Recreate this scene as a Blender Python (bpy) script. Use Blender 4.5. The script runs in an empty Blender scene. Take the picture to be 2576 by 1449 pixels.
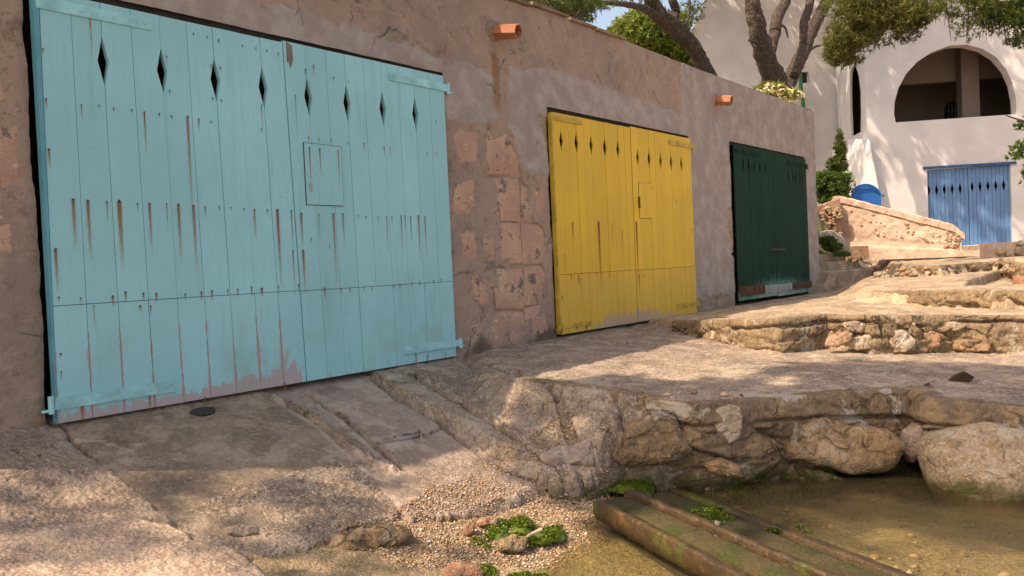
import bpy, math, random
import numpy as np
from mathutils import Vector
from mathutils.geometry import tessellate_polygon
random.seed(7); RNG = np.random.default_rng(7)
S = bpy.context.scene; COL = S.collection

# ------------------------------------------------------------------ camera, sky, sun, exposure
F=2147.; CX,CY=1288.,724.5; VPX,VPY=2930.,592.; ROLL=math.atan(.045)
CAM=np.array([0.,-5.1,.8])
_hy=VPY+math.tan(ROLL)*(VPX-CX); PITCH=-math.atan((CY-_hy)*math.cos(ROLL)/F)
def _ray(px,py):
    u=(px-CX)/F; v=(CY-py)/F; c,s=math.cos(ROLL),math.sin(ROLL)
    ur=u*c+v*s; vr=-u*s+v*c; cp,sp=math.cos(PITCH),math.sin(PITCH)
    return ur,cp-vr*sp,sp+vr*cp
_u,_f,_=_ray(VPX,VPY); PHI=math.atan2(_u,_f)
H=np.array([math.cos(PHI),math.sin(PHI),0]); R=np.array([math.sin(PHI),-math.cos(PHI),0]); UP=np.array([0,0,1.])
cd=bpy.data.cameras.new('camera'); cam=bpy.data.objects.new('camera',cd); COL.objects.link(cam); S.camera=cam
cd.sensor_width=36; cd.lens=F/2576*36; cd.clip_end=2000; cd.clip_start=.05
fwd=Vector(H*math.cos(PITCH)+UP*math.sin(PITCH)); upv=Vector(UP*math.cos(PITCH)-H*math.sin(PITCH)); rt=Vector(R)
c_,s_=math.cos(ROLL),math.sin(ROLL)
right=rt*c_-upv*s_; up2=upv*c_+rt*s_
from mathutils import Matrix
m=Matrix((right,up2,-fwd)).transposed().to_4x4(); m.translation=Vector(CAM); cam.matrix_world=m

EL=math.radians(50); SAZ=np.array([-.91,.41]); SAZ/=np.linalg.norm(SAZ)
SUNV=np.array([SAZ[0]*math.cos(EL),SAZ[1]*math.cos(EL),math.sin(EL)])
W=bpy.data.worlds.new('World'); S.world=W; W.use_nodes=True
nt=W.node_tree; nt.nodes.clear()
sky=nt.nodes.new('ShaderNodeTexSky'); sky.sky_type='NISHITA'; sky.sun_disc=False
sky.sun_elevation=EL; sky.sun_rotation=math.atan2(SUNV[0],SUNV[1]); sky.air_density=1.0; sky.dust_density=3.0; sky.ozone_density=1.2
bg=nt.nodes.new('ShaderNodeBackground'); bg.inputs[1].default_value=.15
wo=nt.nodes.new('ShaderNodeOutputWorld'); nt.links.new(sky.outputs[0],bg.inputs[0]); nt.links.new(bg.outputs[0],wo.inputs[0])
sl=bpy.data.lights.new('sun','SUN'); sl.energy=3.2; sl.angle=math.radians(.6); sl.color=(1,.93,.82)
so=bpy.data.objects.new('sun',sl); COL.objects.link(so); so.location=Vector(SUNV*40); so.rotation_euler=Vector(SUNV).to_track_quat('Z','Y').to_euler()
S.view_settings.view_transform='Standard'; S.view_settings.look='None'; S.view_settings.gamma=1
S.view_settings.use_curve_mapping=False; S.view_settings.exposure=.9
S.view_settings.use_white_balance=True; S.view_settings.white_balance_temperature=8150; S.view_settings.white_balance_tint=13
S.render.engine='CYCLES'; S.cycles.max_bounces=8; S.cycles.transparent_max_bounces=24

# ------------------------------------------------------------------ geometry helpers
def D_(px,py):
    r,f,u=_ray(px,py); return f*H+r*R+u*UP
def onY(px,py,y=0.):
    v=D_(px,py); return CAM+v*(y-CAM[1])/v[1]
def onP(px,py,a,b=0.,c=0.):
    v=D_(px,py); t=(a+b*CAM[1]+c*CAM[0]-CAM[2])/(v[2]-b*v[1]-c*v[0]); return CAM+t*v
def onPl(px,py,P,n):
    v=D_(px,py); n=np.array(n); return CAM+v*np.dot(np.array(P)-CAM,n)/np.dot(v,n)
def atZ(px,py,Z):
    v=D_(px,py); return CAM+v*Z/np.dot(v,H)
def hsh(i,j,k,s):
    h=(i*374761393+j*668265263+k*2147483647+s*144269)&0xffffffff
    h=((h^(h>>13))*1274126177)&0xffffffff; h=(h^(h>>16))
    h=(h*2246822519)&0xffffffff; h^=h>>15
    return (h&0xffffff)/float(0xffffff)
_LAT=np.random.default_rng(99).random(64**3,dtype=np.float32)*2-1
def vn(p,s=0):
    p=np.asarray(p,np.float32); fl=np.floor(p); f=p-fl; i=fl.astype(np.int32)+np.array([s*13,s*29,s*47],np.int32); f=f*f*(3-2*f)
    x0=(i[...,0]&63)<<12; x1=((i[...,0]+1)&63)<<12; y0=(i[...,1]&63)<<6; y1=((i[...,1]+1)&63)<<6; z0=i[...,2]&63; z1=(i[...,2]+1)&63
    fx,fy,fz=f[...,0],f[...,1],f[...,2]; T=_LAT.take
    a=x0|y0; b=x1|y0; c=x0|y1; d=x1|y1
    q=T(a|z0); q=q+(T(b|z0)-q)*fx; r=T(c|z0); r=r+(T(d|z0)-r)*fx; lo=q+(r-q)*fy
    q=T(a|z1); q=q+(T(b|z1)-q)*fx; r=T(c|z1); r=r+(T(d|z1)-r)*fx; hi=q+(r-q)*fy
    return lo+(hi-lo)*fz
def fbm(p,sc=1.,o=4,s=0,rid=False):
    p=np.asarray(p,np.float32)*np.float32(sc); a=1.; t=0; n=0
    for k in range(o):
        q=vn(p+k*17.3,s+k)
        if rid: q=1-2*np.abs(q)
        t=t+a*q; n+=a; a*=.5; p=p*2.03
    return t/n
def P3(x,y,z=0.): 
    x,y,z=np.broadcast_arrays(x,y,z); return np.stack([x,y,z],-1)
ORG={}
def link(name,v,f,mat,parent=None,origin=None,smooth=False,uv=None,attrs=None,kind=None,label=None,cat=None,group=None):
    v=np.asarray(v,float)
    if origin is None:
        origin=np.array([(v[:,0].min()+v[:,0].max())/2,(v[:,1].min()+v[:,1].max())/2,v[:,2].min()])
    me=bpy.data.meshes.new(name); lv=v-origin
    if isinstance(f,np.ndarray):
        n,k=f.shape; me.vertices.add(len(v)); me.vertices.foreach_set('co',lv.astype(np.float32).ravel())
        me.loops.add(n*k); me.loops.foreach_set('vertex_index',f.astype(np.int32).ravel())
        me.polygons.add(n); me.polygons.foreach_set('loop_start',np.arange(0,n*k,k,dtype=np.int32)); me.update(calc_edges=True)
    else: me.from_pydata([tuple(q) for q in lv],[],f)
    if smooth: me.polygons.foreach_set('use_smooth',[True]*len(me.polygons))
    if uv is not None:
        ul=me.uv_layers.new(name='UVMap'); li=np.empty(len(me.loops),np.int32); me.loops.foreach_get('vertex_index',li)
        ul.data.foreach_set('uv',np.asarray(uv,np.float32)[li].ravel())
    if attrs:
        for k,a in attrs.items():
            at=me.attributes.new(k,'FLOAT','POINT'); at.data.foreach_set('value',np.asarray(a,np.float32))
    if mat: me.materials.append(mat)
    o=bpy.data.objects.new(name,me); COL.objects.link(o); ORG[o.name]=np.array(origin,float)
    o['_']=0; del o['_']
    if parent is not None: o.parent=parent; o.location=Vector(origin-ORG[parent.name])
    else: o.location=Vector(origin)
    return tag(o,label,cat,group,kind)
def tag(o,label=None,cat=None,group=None,kind=None):
    if label: o['label']=label
    if cat: o['category']=cat
    if group: o['group']=group
    if kind: o['kind']=kind
    return o
def empty(name,loc,label=None,cat=None,group=None,kind=None):
    o=bpy.data.objects.new(name,None); COL.objects.link(o); o.location=Vector(loc); ORG[o.name]=np.array(loc,float); o.empty_display_size=.2
    return tag(o,label,cat,group,kind)
class MB:
    def __init__(s): s.v=[]; s.f=[]; s.uv=[]
    def add(s,v,f,uv=None):
        n=len(s.v); s.v+= [tuple(q) for q in v]; s.f+=[tuple(i+n for i in q) for q in f]; s.uv+= uv if uv else [(0,0)]*len(v)
    def box(s,x0,x1,y0,y1,z0,z1,j=0):
        v=[(x,y,z) for x in (x0,x1) for y in (y0,y1) for z in (z0,z1)]
        if j: v=[tuple(c+random.uniform(-j,j) for c in q) for q in v]
        s.add(v,[(0,1,3,2),(4,6,7,5),(0,4,5,1),(2,3,7,6),(0,2,6,4),(1,5,7,3)])
    def go(s,name,mat,parent=None,**k): return link(name,s.v,s.f,mat,parent,uv=s.uv,**k)
def tube(pts,rad,n=12,wob=.0,seed=0,cap=True):
    pts=[np.array(p,float) for p in pts]; V=[];Fc=[]
    # resample catmull
    P=[];Q=[]
    for i in range(len(pts)-1):
        p0=pts[max(i-1,0)];p1=pts[i];p2=pts[i+1];p3=pts[min(i+2,len(pts)-1)]
        for t in np.linspace(0,1,6,endpoint=False):
            P.append(.5*((2*p1)+(-p0+p2)*t+(2*p0-5*p1+4*p2-p3)*t*t+(-p0+3*p1-3*p2+p3)*t**3)); Q.append(rad[i]*(1-t)+rad[i+1]*t)
    P.append(pts[-1]);Q.append(rad[-1]); ref=np.array([.3,.2,1.]) 
    for i,(p,r) in enumerate(zip(P,Q)):
        t=P[min(i+1,len(P)-1)]-P[max(i-1,0)]; t/=np.linalg.norm(t)+1e-9
        if abs(np.dot(t,ref/np.linalg.norm(ref)))>.95: ref=np.array([1.,.1,.2])
        a=np.cross(t,ref);a/=np.linalg.norm(a);b=np.cross(t,a)
        for k in range(n):
            an=2*math.pi*k/n; d=a*math.cos(an)+b*math.sin(an); V.append(p+d*r)
    V=np.array(V)
    if wob:
        nn=fbm(V/ max(rad),2.2,3,seed); C=np.repeat(np.array(P),n,0); V=C+(V-C)*(1+wob*nn)[:,None]
    for i in range(len(P)-1):
        for k in range(n): Fc.append((i*n+k,i*n+(k+1)%n,(i+1)*n+(k+1)%n,(i+1)*n+k))
    if cap: Fc.append(tuple(range(n))[::-1]); Fc.append(tuple((len(P)-1)*n+k for k in range(n)))
    return [tuple(q) for q in V],Fc
def extr(outer,holes,O,u,w,n,th):
    """polygon with holes in plane (O,u,w) extruded by th along n (front at O, back at O - n*th)"""
    O,u,w,n=[np.array(q,float) for q in (O,u,w,n)]
    loops=[outer]+holes; flat=[q for l in loops for q in l]; N=len(flat)
    tri=tessellate_polygon([[Vector((a,b,0)) for a,b in l] for l in loops])
    V=[O+u*a+w*b for a,b in flat]+[O+u*a+w*b-n*th for a,b in flat]
    Fc=[tuple(t) for t in tri]+[tuple(i+N for i in t[::-1]) for t in tri]; s=0
    for l in loops:
        for i in range(len(l)): a=s+i;b=s+(i+1)%len(l); Fc.append((a,b,b+N,a+N))
        s+=len(l)
    return [tuple(q) for q in V],Fc

# ------------------------------------------------------------------ material helpers
class NT:
    def __init__(s,name):
        s.m=bpy.data.materials.new(name); s.m.use_nodes=True; s.t=s.m.node_tree; s.t.nodes.clear()
        s.out=s.n('ShaderNodeOutputMaterial'); s.geo=s.n('ShaderNodeNewGeometry'); s.pos=s.geo.outputs['Position']
    def n(s,k,**kw):
        q=s.t.nodes.new(k)
        for a,b in kw.items(): setattr(q,a,b)
        return q
    def l(s,a,b): s.t.links.new(a,b)
    def set(s,i,v):
        if isinstance(v,(int,float)): i.default_value=v
        elif isinstance(v,tuple): i.default_value=v if len(v)!=3 or i.type=='VECTOR' else (*v,1)
        else: s.l(v,i)
    def math(s,op,a,b=0.,c=None,clamp=False):
        q=s.n('ShaderNodeMath',operation=op,use_clamp=clamp); s.set(q.inputs[0],a); s.set(q.inputs[1],b)
        if c is not None: s.set(q.inputs[2],c)
        return q.outputs[0]
    def scale(s,v,sc):
        q=s.n('ShaderNodeVectorMath',operation='MULTIPLY'); s.set(q.inputs[0],v); q.inputs[1].default_value=sc; return q.outputs[0]
    def noise(s,sc,det=4,rough=.55,v=None,dist=0.):
        q=s.n('ShaderNodeTexNoise'); s.l(v or s.pos,q.inputs['Vector']); q.inputs['Scale'].default_value=sc
        q.inputs['Detail'].default_value=det; q.inputs['Roughness'].default_value=rough; q.inputs['Distortion'].default_value=dist; return q.outputs['Fac']
    def vor(s,sc,v=None,feat='F1',rnd=1.):
        q=s.n('ShaderNodeTexVoronoi',feature=feat); s.l(v or s.pos,q.inputs['Vector']); q.inputs['Scale'].default_value=sc; q.inputs['Randomness'].default_value=rnd; return q
    def ramp(s,f,a,b,lo=0.,hi=1.):
        q=s.n('ShaderNodeMapRange',interpolation_type='SMOOTHSTEP'); s.set(q.inputs[0],f); q.inputs[1].default_value=a; q.inputs[2].default_value=b; q.inputs[3].default_value=lo; q.inputs[4].default_value=hi; return q.outputs[0]
    def mix(s,f,a,b,bt='MIX'):
        q=s.n('ShaderNodeMix',data_type='RGBA',blend_type=bt); s.set(q.inputs[0],f); s.set(q.inputs[6],a); s.set(q.inputs[7],b); return q.outputs[2]
    def xyz(s):
        q=s.n('ShaderNodeSeparateXYZ'); s.l(s.pos,q.inputs[0]); return q.outputs
    def attr(s,n): q=s.n('ShaderNodeAttribute',attribute_name=n); return q.outputs['Fac']
    def cracks(s,sc,wd,lo,hi,warp=.25):
        q=s.n('ShaderNodeTexNoise'); s.l(s.pos,q.inputs['Vector']); q.inputs['Scale'].default_value=sc*2; q.inputs['Detail'].default_value=6
        a=s.n('ShaderNodeVectorMath',operation='SCALE'); s.l(q.outputs['Color'],a.inputs[0]); a.inputs['Scale'].default_value=warp
        b=s.n('ShaderNodeVectorMath',operation='ADD'); s.l(a.outputs[0],b.inputs[0]); s.l(s.pos,b.inputs[1])
        v=s.vor(sc,b.outputs[0],'DISTANCE_TO_EDGE'); return s.math('MULTIPLY',s.ramp(v.outputs[0],0,wd,1,0),s.ramp(s.noise(1.9,4,.6),lo,hi))
    def bump(s,h,st,dist=.01,nrm=None):
        q=s.n('ShaderNodeBump'); s.l(h,q.inputs['Height']); s.set(q.inputs['Strength'],st); q.inputs['Distance'].default_value=dist
        if nrm: s.l(nrm,q.inputs['Normal'])
        return q.outputs[0]
    def bsdf(s,col,rough=.9,nrm=None,spec=.3,**kw):
        q=s.n('ShaderNodeBsdfPrincipled'); s.set(q.inputs['Base Color'],col); s.set(q.inputs['Roughness'],rough); s.set(q.inputs['Specular IOR Level'],spec)
        if nrm: s.l(nrm,q.inputs['Normal'])
        for a,b in kw.items(): s.set(q.inputs[a],b)
        s.l(q.outputs[0],s.out.inputs[0]); return q

def rocky(name,c1,c2,c3,speck=.5,white=.0,bump=1.,wet=False,fine=70,stain=.5,blot=.55,crk=0.):
    t=NT(name); big=t.noise(.9,5,.6); mid=t.noise(4.5,6,.62); fin=t.noise(fine,3,.7); v=t.vor(fine*1.5); col=t.mix(t.ramp(big,.40,.60),c1,c2); col=t.mix(t.ramp(mid,.48,.60),col,c3); col=t.mix(t.ramp(t.noise(1.7,8,.72,dist=.4),.53,.60,0,blot),col,tuple(x*.55 for x in c1)); col=t.mix(t.ramp(t.noise(26,5,.75),.50,.66,0,.5),col,tuple(min(1,x*1.35) for x in c3))
    col=t.mix(t.math('MULTIPLY',t.ramp(t.noise(11,5,.7),.52,.72),stain),col,tuple(x*.45 for x in c1))
    g=t.n('ShaderNodeSeparateColor'); t.l(v.outputs['Color'],g.inputs[0])
    col=t.mix(t.math('MULTIPLY',t.ramp(g.outputs[0],.55,1.),speck),col,tuple(min(1,x*1.75+.05) for x in c2))
    col=t.mix(t.math('MULTIPLY',t.ramp(g.outputs[1],.6,1.),speck),col,tuple(x*.4 for x in c1))
    if white: col=t.mix(t.math('MULTIPLY',t.ramp(t.noise(3.1,7,.68,dist=.6),.56,.62),white),col,(.62,.55,.46))
    pl=t.math('MULTIPLY',t.ramp(t.math('ADD',t.attr('pale'),t.math('MULTIPLY',t.math('SUBTRACT',t.noise(22,6,.75),.5),2.6)),.5,.6),.4); col=t.mix(pl,col,(.50,.41,.34))
    r=.93
    if wet:
        z=t.xyz()[2]; w=t.math('ADD',z,t.math('MULTIPLY',t.noise(5,4),.22))
        m=t.ramp(w,-.60,-.46,1,0); col=t.mix(t.math('MULTIPLY',m,.8),col,(.075,.055,.018)); col=t.mix(t.math('MULTIPLY',m,t.ramp(t.noise(7,5),.5,.6,0,.7)),col,(.06,.075,.012))
        m2=t.ramp(w,-.68,-.60,1,0); mo=t.ramp(t.noise(9,5),.45,.55); col=t.mix(t.math('MULTIPLY',m2,mo),col,(.085,.012,.014))
        r=t.ramp(m,0,1,.9,.35)
    h=t.math('ADD',t.math('MULTIPLY',mid,.9),t.math('ADD',t.math('MULTIPLY',fin,.25),t.math('MULTIPLY',t.noise(22,5,.7),.6)))
    h=t.math('SUBTRACT',h,t.math('MULTIPLY',v.outputs['Distance'],.12))
    if crk: ck=t.cracks(2.1,.022,.46,.56); col=t.mix(t.math('MULTIPLY',ck,crk),col,tuple(x*.22 for x in c1)); h=t.math('SUBTRACT',h,t.math('MULTIPLY',ck,.6*crk))
    t.bsdf(col,r,t.bump(h,bump,.05)); return t.m
def simple(name,col,rough=.7,bump=.3,sc=30,var=.25,**kw):
    t=NT(name); n=t.noise(sc,4,.6); c=t.mix(t.ramp(t.noise(sc*.15,5,.65),.3,.7),tuple(x*(1-var) for x in col),tuple(min(1,x*(1+var)) for x in col))
    t.bsdf(c,rough,t.bump(n,bump,.004),**kw); return t.m

M={}
M['concrete']=rocky('ramp concrete',(.20,.145,.10),(.27,.195,.14),(.35,.26,.19),speck=0.19,bump=.35,fine=90,stain=.35)
M['concrete2']=rocky('pinkish concrete',(.26,.185,.145),(.33,.24,.19),(.43,.32,.25),speck=0.22,bump=.45,fine=80,stain=.4)
M['foot']=rocky('gritty eroded concrete',(.21,.15,.11),(.28,.205,.15),(.37,.275,.205),speck=.6,white=.12,bump=.6,fine=55,stain=.4)
M['boulder']=rocky('tan limestone boulder',(.36,.26,.17),(.42,.31,.21),(.31,.205,.11),speck=.4,white=.3,bump=.65,wet=True,fine=50,stain=.7,crk=0.25)
M['rough_shaded']=rocky('shaded pinkish rock',(.22,.155,.12),(.30,.215,.165),(.38,.28,.21),speck=.4,bump=.5,fine=60,stain=.3)  # coarse rock again, darkened in colour for the shade on the left slab
M['rough']=rocky('coarse pink rock',(.29,.20,.15),(.35,.25,.185),(.43,.32,.24),speck=.5,bump=.42,fine=70,stain=.1,blot=.15)
M['platform']=rocky('platform concrete',(.22,.16,.12),(.30,.22,.165),(.41,.31,.225),speck=.5,white=.25,bump=.55,wet=True,fine=60,stain=.55)
M['terrace']=rocky('terrace concrete',(.28,.20,.135),(.38,.275,.18),(.48,.36,.25),speck=0.19,white=.2,bump=.6,fine=50,stain=.45)
M['ochre']=rocky('ochre limestone',(.36,.215,.105),(.30,.19,.11),(.45,.31,.18),speck=0.17,white=.25,bump=1.,wet=True,fine=50,stain=.8,crk=0.6)
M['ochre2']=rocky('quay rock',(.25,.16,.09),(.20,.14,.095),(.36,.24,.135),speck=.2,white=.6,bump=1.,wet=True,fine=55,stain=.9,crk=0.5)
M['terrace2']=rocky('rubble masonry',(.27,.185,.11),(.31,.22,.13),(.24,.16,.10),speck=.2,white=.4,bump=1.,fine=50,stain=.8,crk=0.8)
M['greyrock']=rocky('grey limestone',(.40,.33,.25),(.44,.36,.28),(.36,.26,.16),speck=0.19,white=.4,bump=.9,wet=True,fine=45)
M['redrock']=rocky('reddish rubble',(.36,.17,.10),(.38,.22,.14),(.42,.28,.18),speck=0.17,white=.1,bump=.8)
M['shore']=rocky('wet gravel bed',(.32,.22,.13),(.40,.28,.17),(.25,.19,.10),speck=0.44,bump=.9,wet=False,fine=60,stain=.5)
M['hill']=rocky('hillside earth',(.16,.14,.07),(.22,.17,.10),(.12,.12,.05),speck=0.11,bump=.8,fine=12)

# ------------------------------------------------------------------ ground: one heightfield, cut into slabs
def W2(l): return np.array([(q[0],q[1]) for q in l])
def facet(P,sc,s):
    """broken-stone relief: every cell is a tilted plane; returns displacement (unit about .5 cell) and closeness to a break"""
    p=np.asarray(P,np.float32)*np.array(sc,np.float32); i0=np.floor(p).astype(np.int32); sh_=p.shape[:-1]
    d1=np.full(sh_,9.,np.float32); d2=d1.copy(); out=np.zeros(sh_,np.float32)
    def R_(i,k): return _LAT.take((((i[...,0]+s*7+k*11)&63)<<12)|(((i[...,1]+s*3+k*23)&63)<<6)|((i[...,2]+k*37+s)&63))
    for a in (-1,0,1):
        for b in (-1,0,1):
            for c in (-1,0,1):
                i=i0+np.array([a,b,c],np.int32); v=np.stack([p[...,k]-i[...,k]-.5-.42*R_(i,k) for k in range(3)],-1); d=np.sqrt((v*v).sum(-1))
                h=.45*R_(i,3)+.5*(v[...,0]*R_(i,4)+v[...,1]*R_(i,5)+v[...,2]*R_(i,6)); m=d<d1
                out=np.where(m,h,out); d2=np.where(m,d1,np.minimum(d2,d)); d1=np.where(m,d,d1)
    return out,np.clip((d2-d1)/.12,0,1)
def sdf(poly,X,Y):
    d=np.full(X.shape,1e9); ins=np.zeros(X.shape,bool); n=len(poly)
    for i in range(n):
        ax,ay=poly[i]; bx,by=poly[(i+1)%n]; ex,ey=bx-ax,by-ay; wx,wy=X-ax,Y-ay
        t=np.clip((wx*ex+wy*ey)/(ex*ex+ey*ey+1e-12),0,1); d=np.minimum(d,(wx-ex*t)**2+(wy-ey*t)**2)
        c=((ay<=Y)&(by>Y))|((by<=Y)&(ay>Y)); xi=ax+(Y-ay)/(by-ay+1e-12)*ex; ins^=c&(X<xi)
    d=np.sqrt(d); return np.where(ins,-d,d)
def px(l,a,b=0.,c=0.): return [tuple(onP(x,y,a,b,c)[:2]) for x,y in l]
P1E=px([(1195,925),(1290,955),(1400,968),(1480,980),(1560,990),(1660,1003),(1740,1008),(1850,1003),(2000,992),(2100,985),(2200,980),(2320,976),(2350,1000),(2450,1012),(2576,1030)],0,.06)
slabs=[]
zL2=lambda X,Y:np.minimum(.03-.07*Y,.18)-.075*np.clip((X-8.2)/1.,0,1)*np.clip((-2.2-Y)/1,0,1)+.015*fbm(P3(X,Y),.8,3,44)
# (name, polygon, height function, falloff, edge noise, rounding, material)
slabs.append(('ramp',px([(700,1000),(860,1080),(1015,1165),(1040,1230),(1005,1285),(960,1310),(880,1335),(800,1390),(820,1449)],-.02,.33)+[(2.5,-2.3),(1.9,-1.5),(2.25,-.9),(2.3,0),(2.2,.5),(3.75,.5)],lambda X,Y:-.025+.33*Y,5.,.03,.02,'concrete'))
slabs.append(('ramp_foot',px([(440,1292),(560,1235),(700,1200),(820,1165),(930,1150),(1010,1165),(1038,1230),(1004,1284),(958,1308),(878,1333),(798,1388),(818,1449)],-.015,.33)+[(2.45,-2.2),(2.0,-1.5)],lambda X,Y:-.015+.33*Y+.02*fbm(P3(X,Y),3,3,48),5.,.04,.02,'foot'))
slabs.append(('ramp_panel',px([(700,1000)],-.02,.33)+[(3.75,.5),(4.8,.5)]+px([(930,940),(1200,1065),(1400,1150),(1340,1230),(1180,1290),(1040,1300)],-.06,.30),lambda X,Y:-.055+.30*Y,1.2,.02,.03,'concrete2'))
slabs.append(('slipway_strip',[(4.72,.5)]+px([(940,940),(1130,1040),(1330,1150),(1385,1180),(1440,1195),(1545,1175),(1500,1125),(1400,1075),(1250,985),(1160,905)],-.02,.255)+[(6.0,.5)],lambda X,Y:-.02+.255*Y,2.6,.03,.03,'platform'))
slabs.append(('rock_slab',[(-3,.5),(2.22,.5),(2.3,-.02)]+px([(185,1110),(300,1175),(370,1240),(440,1290),(430,1330)],-.02,.28)+[(2.2,-1.6),(1.,-2.5),(-3,-2.5)],lambda X,Y:-.015+.28*Y+.05*fbm(P3(X,Y),.9,2,41),3.,.05,.03,'rough_shaded'))
slabs.append(('front_slab',px([(-400,1340),(0,1320),(200,1302),(350,1292),(440,1312),(500,1345),(590,1362),(640,1400),(700,1460)],-.15,.12)+[(1.9,-2.6),(1.2,-3.2),(-2,-3.4),(-5,-2)],lambda X,Y:-.15+.12*Y+.03*fbm(P3(X,Y),1.1,2,42),4.,.03,.05,'rough'))
slabs.append(('rock_platform',[(5.9,.5),(5.92,-.12)]+P1E+[(6.6,-5.5),(7.,-9),(12,-16),(60,-30),(60,.5)],lambda X,Y:np.maximum(.06*Y,-.32)+.02*fbm(P3(X,Y),.7,3,43),None,.05,.05,'platform'))
L2E=px([(1625,812),(1700,830),(1800,852),(1900,876),(1960,884),(2080,874),(2200,888),(2400,884),(2576,890)],0,.06)
slabs.append(('ledge',[(9.2,.5)]+L2E+[(8.9,-6),(10,-12),(60,-28),(60,.5)],lambda X,Y:zL2(X,Y),None,.05,.06,'terrace'))
L3E=px([(2190,766),(2300,769),(2420,768),(2576,770)],.125)
slabs.append(('upper_ledge',[(16.5,-.7),(13,-1.6)]+L3E+[(9.8,-8),(14,-16),(60,-28),(60,-.7)],lambda X,Y:.29+.0*X+.02*fbm(P3(X,Y),.8,3,45),.45,.08,.05,'terrace'))
L4E=px([(2200,672),(2300,690),(2360,692),(2440,684),(2530,678),(2576,690)],.30)
slabs.append(('rubble_terrace',[(22,1.5),(19.5,.5)]+L4E+[(17,-12),(60,-25),(60,10),(22,4)],lambda X,Y:.46+.012*np.clip(X-17,0,12)+.04*fbm(P3(X,Y),.7,3,46),2.,.15,.06,'terrace'))
slabs.append(('hillside',[(-40,9),(14,7),(17.8,3),(18.5,1.5),(24,3.5),(30,12),(60,30),(200,60),(200,200),(-200,200),(-60,9)],lambda X,Y:2.6+.03*np.clip(Y-5,0,60)+.3*fbm(P3(X,Y),.2,3,47),2.,.3,.3,'hill'))
def height(X,Y,det=True):
    b=-.62-.13*(-1.6-Y)-.05*(X-3.8); b=np.clip(b,-1.35,-.5)
    if det: b=b+.02*fbm(P3(X,Y),2.,4,50)+.006*fbm(P3(X,Y),30,2,51)
    Z=b; idx=np.zeros(X.shape,int)
    for i,(nm,poly,hf,k,en,rd,mt) in enumerate(slabs):
        sel=sdf(np.array(poly),X,Y)<1.2
        if not sel.any(): continue
        x,y=X[sel],Y[sel]
        ex=x+en*fbm(P3(x,y),3.,4,60+i)+.4*en*fbm(P3(x,y),14.,3,80+i); ey=y+en*fbm(P3(x,y,5.),3.,4,70+i)+.4*en*fbm(P3(x,y,5.),14.,3,90+i)
        d=sdf(np.array(poly),ex,ey); h=hf(x,y)
        if nm=='rock_platform': kk=1.3+8*np.clip((-.7-y)/.5,0,1)
        elif nm=='ledge': kk=6.
        elif nm=='upper_ledge': kk=.45+6*np.clip((-2.5-y)/.9,0,1)
        else: kk=k
        o=np.maximum(d+rd,0); drop=np.where(o<2*rd,o*o/(4*rd)*kk,(o-rd)*kk)   # rounded lip
        if nm=='rock_platform':   # broken slope down to the slipway, sheer face along the pool
            br=np.clip((-2.1-y)/.5,0,1); o2=np.maximum(o+.05*fbm(P3(x,y),5,4,33),0); gen=np.where(o2<.42,.75*o2,.315+9*(o2-.42)); drop=gen*(1-br)+drop*br
        h=h-drop; m=h>Z[sel]; ii=idx[sel]; idx[sel]=np.where(m,i+1,ii); Z[sel]=np.where(m,h,Z[sel])
    # a lowered pit in the upper ledge
    pit=px([(2425,722),(2440,706),(2495,690),(2525,680),(2640,684),(2640,724)],.27)
    d=sdf(np.array(pit),X,Y); Z=np.minimum(Z,np.where(d<.05,.29+np.maximum((d-0)*5,-.14),9))
    return Z,idx
def ang_grid():
    a=np.radians(np.concatenate([np.linspace(-180,-20,40,endpoint=False),np.linspace(-20,4,60,endpoint=False),np.linspace(4,71,900,endpoint=False),np.linspace(71,90,40,endpoint=False),np.linspace(90,180,24)]))
    r=np.concatenate([[.02],np.linspace(.3,3.4,24,endpoint=False),np.exp(np.linspace(math.log(3.4),math.log(9.),520,endpoint=False)),np.exp(np.linspace(math.log(9.),math.log(32),300,endpoint=False)),np.exp(np.linspace(math.log(32),math.log(400),30))])
    return a,r
A_,R_=ang_grid(); AA,RR=np.meshgrid(A_,R_,indexing='ij'); GX=CAM[0]+RR*np.cos(AA); GY=CAM[1]+RR*np.sin(AA)
GZ,GI=height(GX,GY)
# medium relief everywhere, coarser on the rough slabs
amp=np.array([.0,.006,.010,.008,.010,.018,.014,.012,.014,.014,.02,.2])[GI]
GZ=GZ+amp*fbm(P3(GX,GY),6,5,5)
rg=np.array([0,.002,.006,.003,.005,.006,.005,.005,.006,.008,.01,0])[GI]; GZ=GZ+rg*fbm(P3(GX,GY),38,2,6,True)*(RR<12)
# cracks and rails on the ramp
def crackline(pts,w,dep,a,b):
    global GZ
    dep=dep*1.3
    P=[onP(x,y,a,b)[:2] for x,y in pts]; wob=.02*fbm(P3(GX,GY),7,4,99)
    for i in range(len(P)-1):
        ax,ay=P[i];bx,by=P[i+1];ex,ey=bx-ax,by-ay
        t=np.clip(((GX-ax)*ex+(GY-ay)*ey)/(ex*ex+ey*ey),0,1); d=np.hypot(GX-ax-ex*t+wob,GY-ay-ey*t+wob)
        GZ=GZ-dep*np.exp(-(d/w)**4)*(RR<15)
crackline([(690,1000),(800,1060),(860,1110),(930,1160),(990,1185)],.02,-.022,-.02,.33)
crackline([(775,985),(870,1050),(960,1130),(1015,1180)],.022,.035,-.03,.32)
crackline([(940,945),(1000,990),(1090,1030),(1180,1090),(1260,1140),(1330,1160)],.03,.05,-.03,.25)
crackline([(1030,940),(1150,1000),(1250,1050),(1350,1110),(1440,1160)],.014,.05,-.02,.2)
crackline([(1045,940),(1170,1003),(1270,1053),(1370,1110),(1460,1155)],.018,-.025,-.02,.2)
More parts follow.
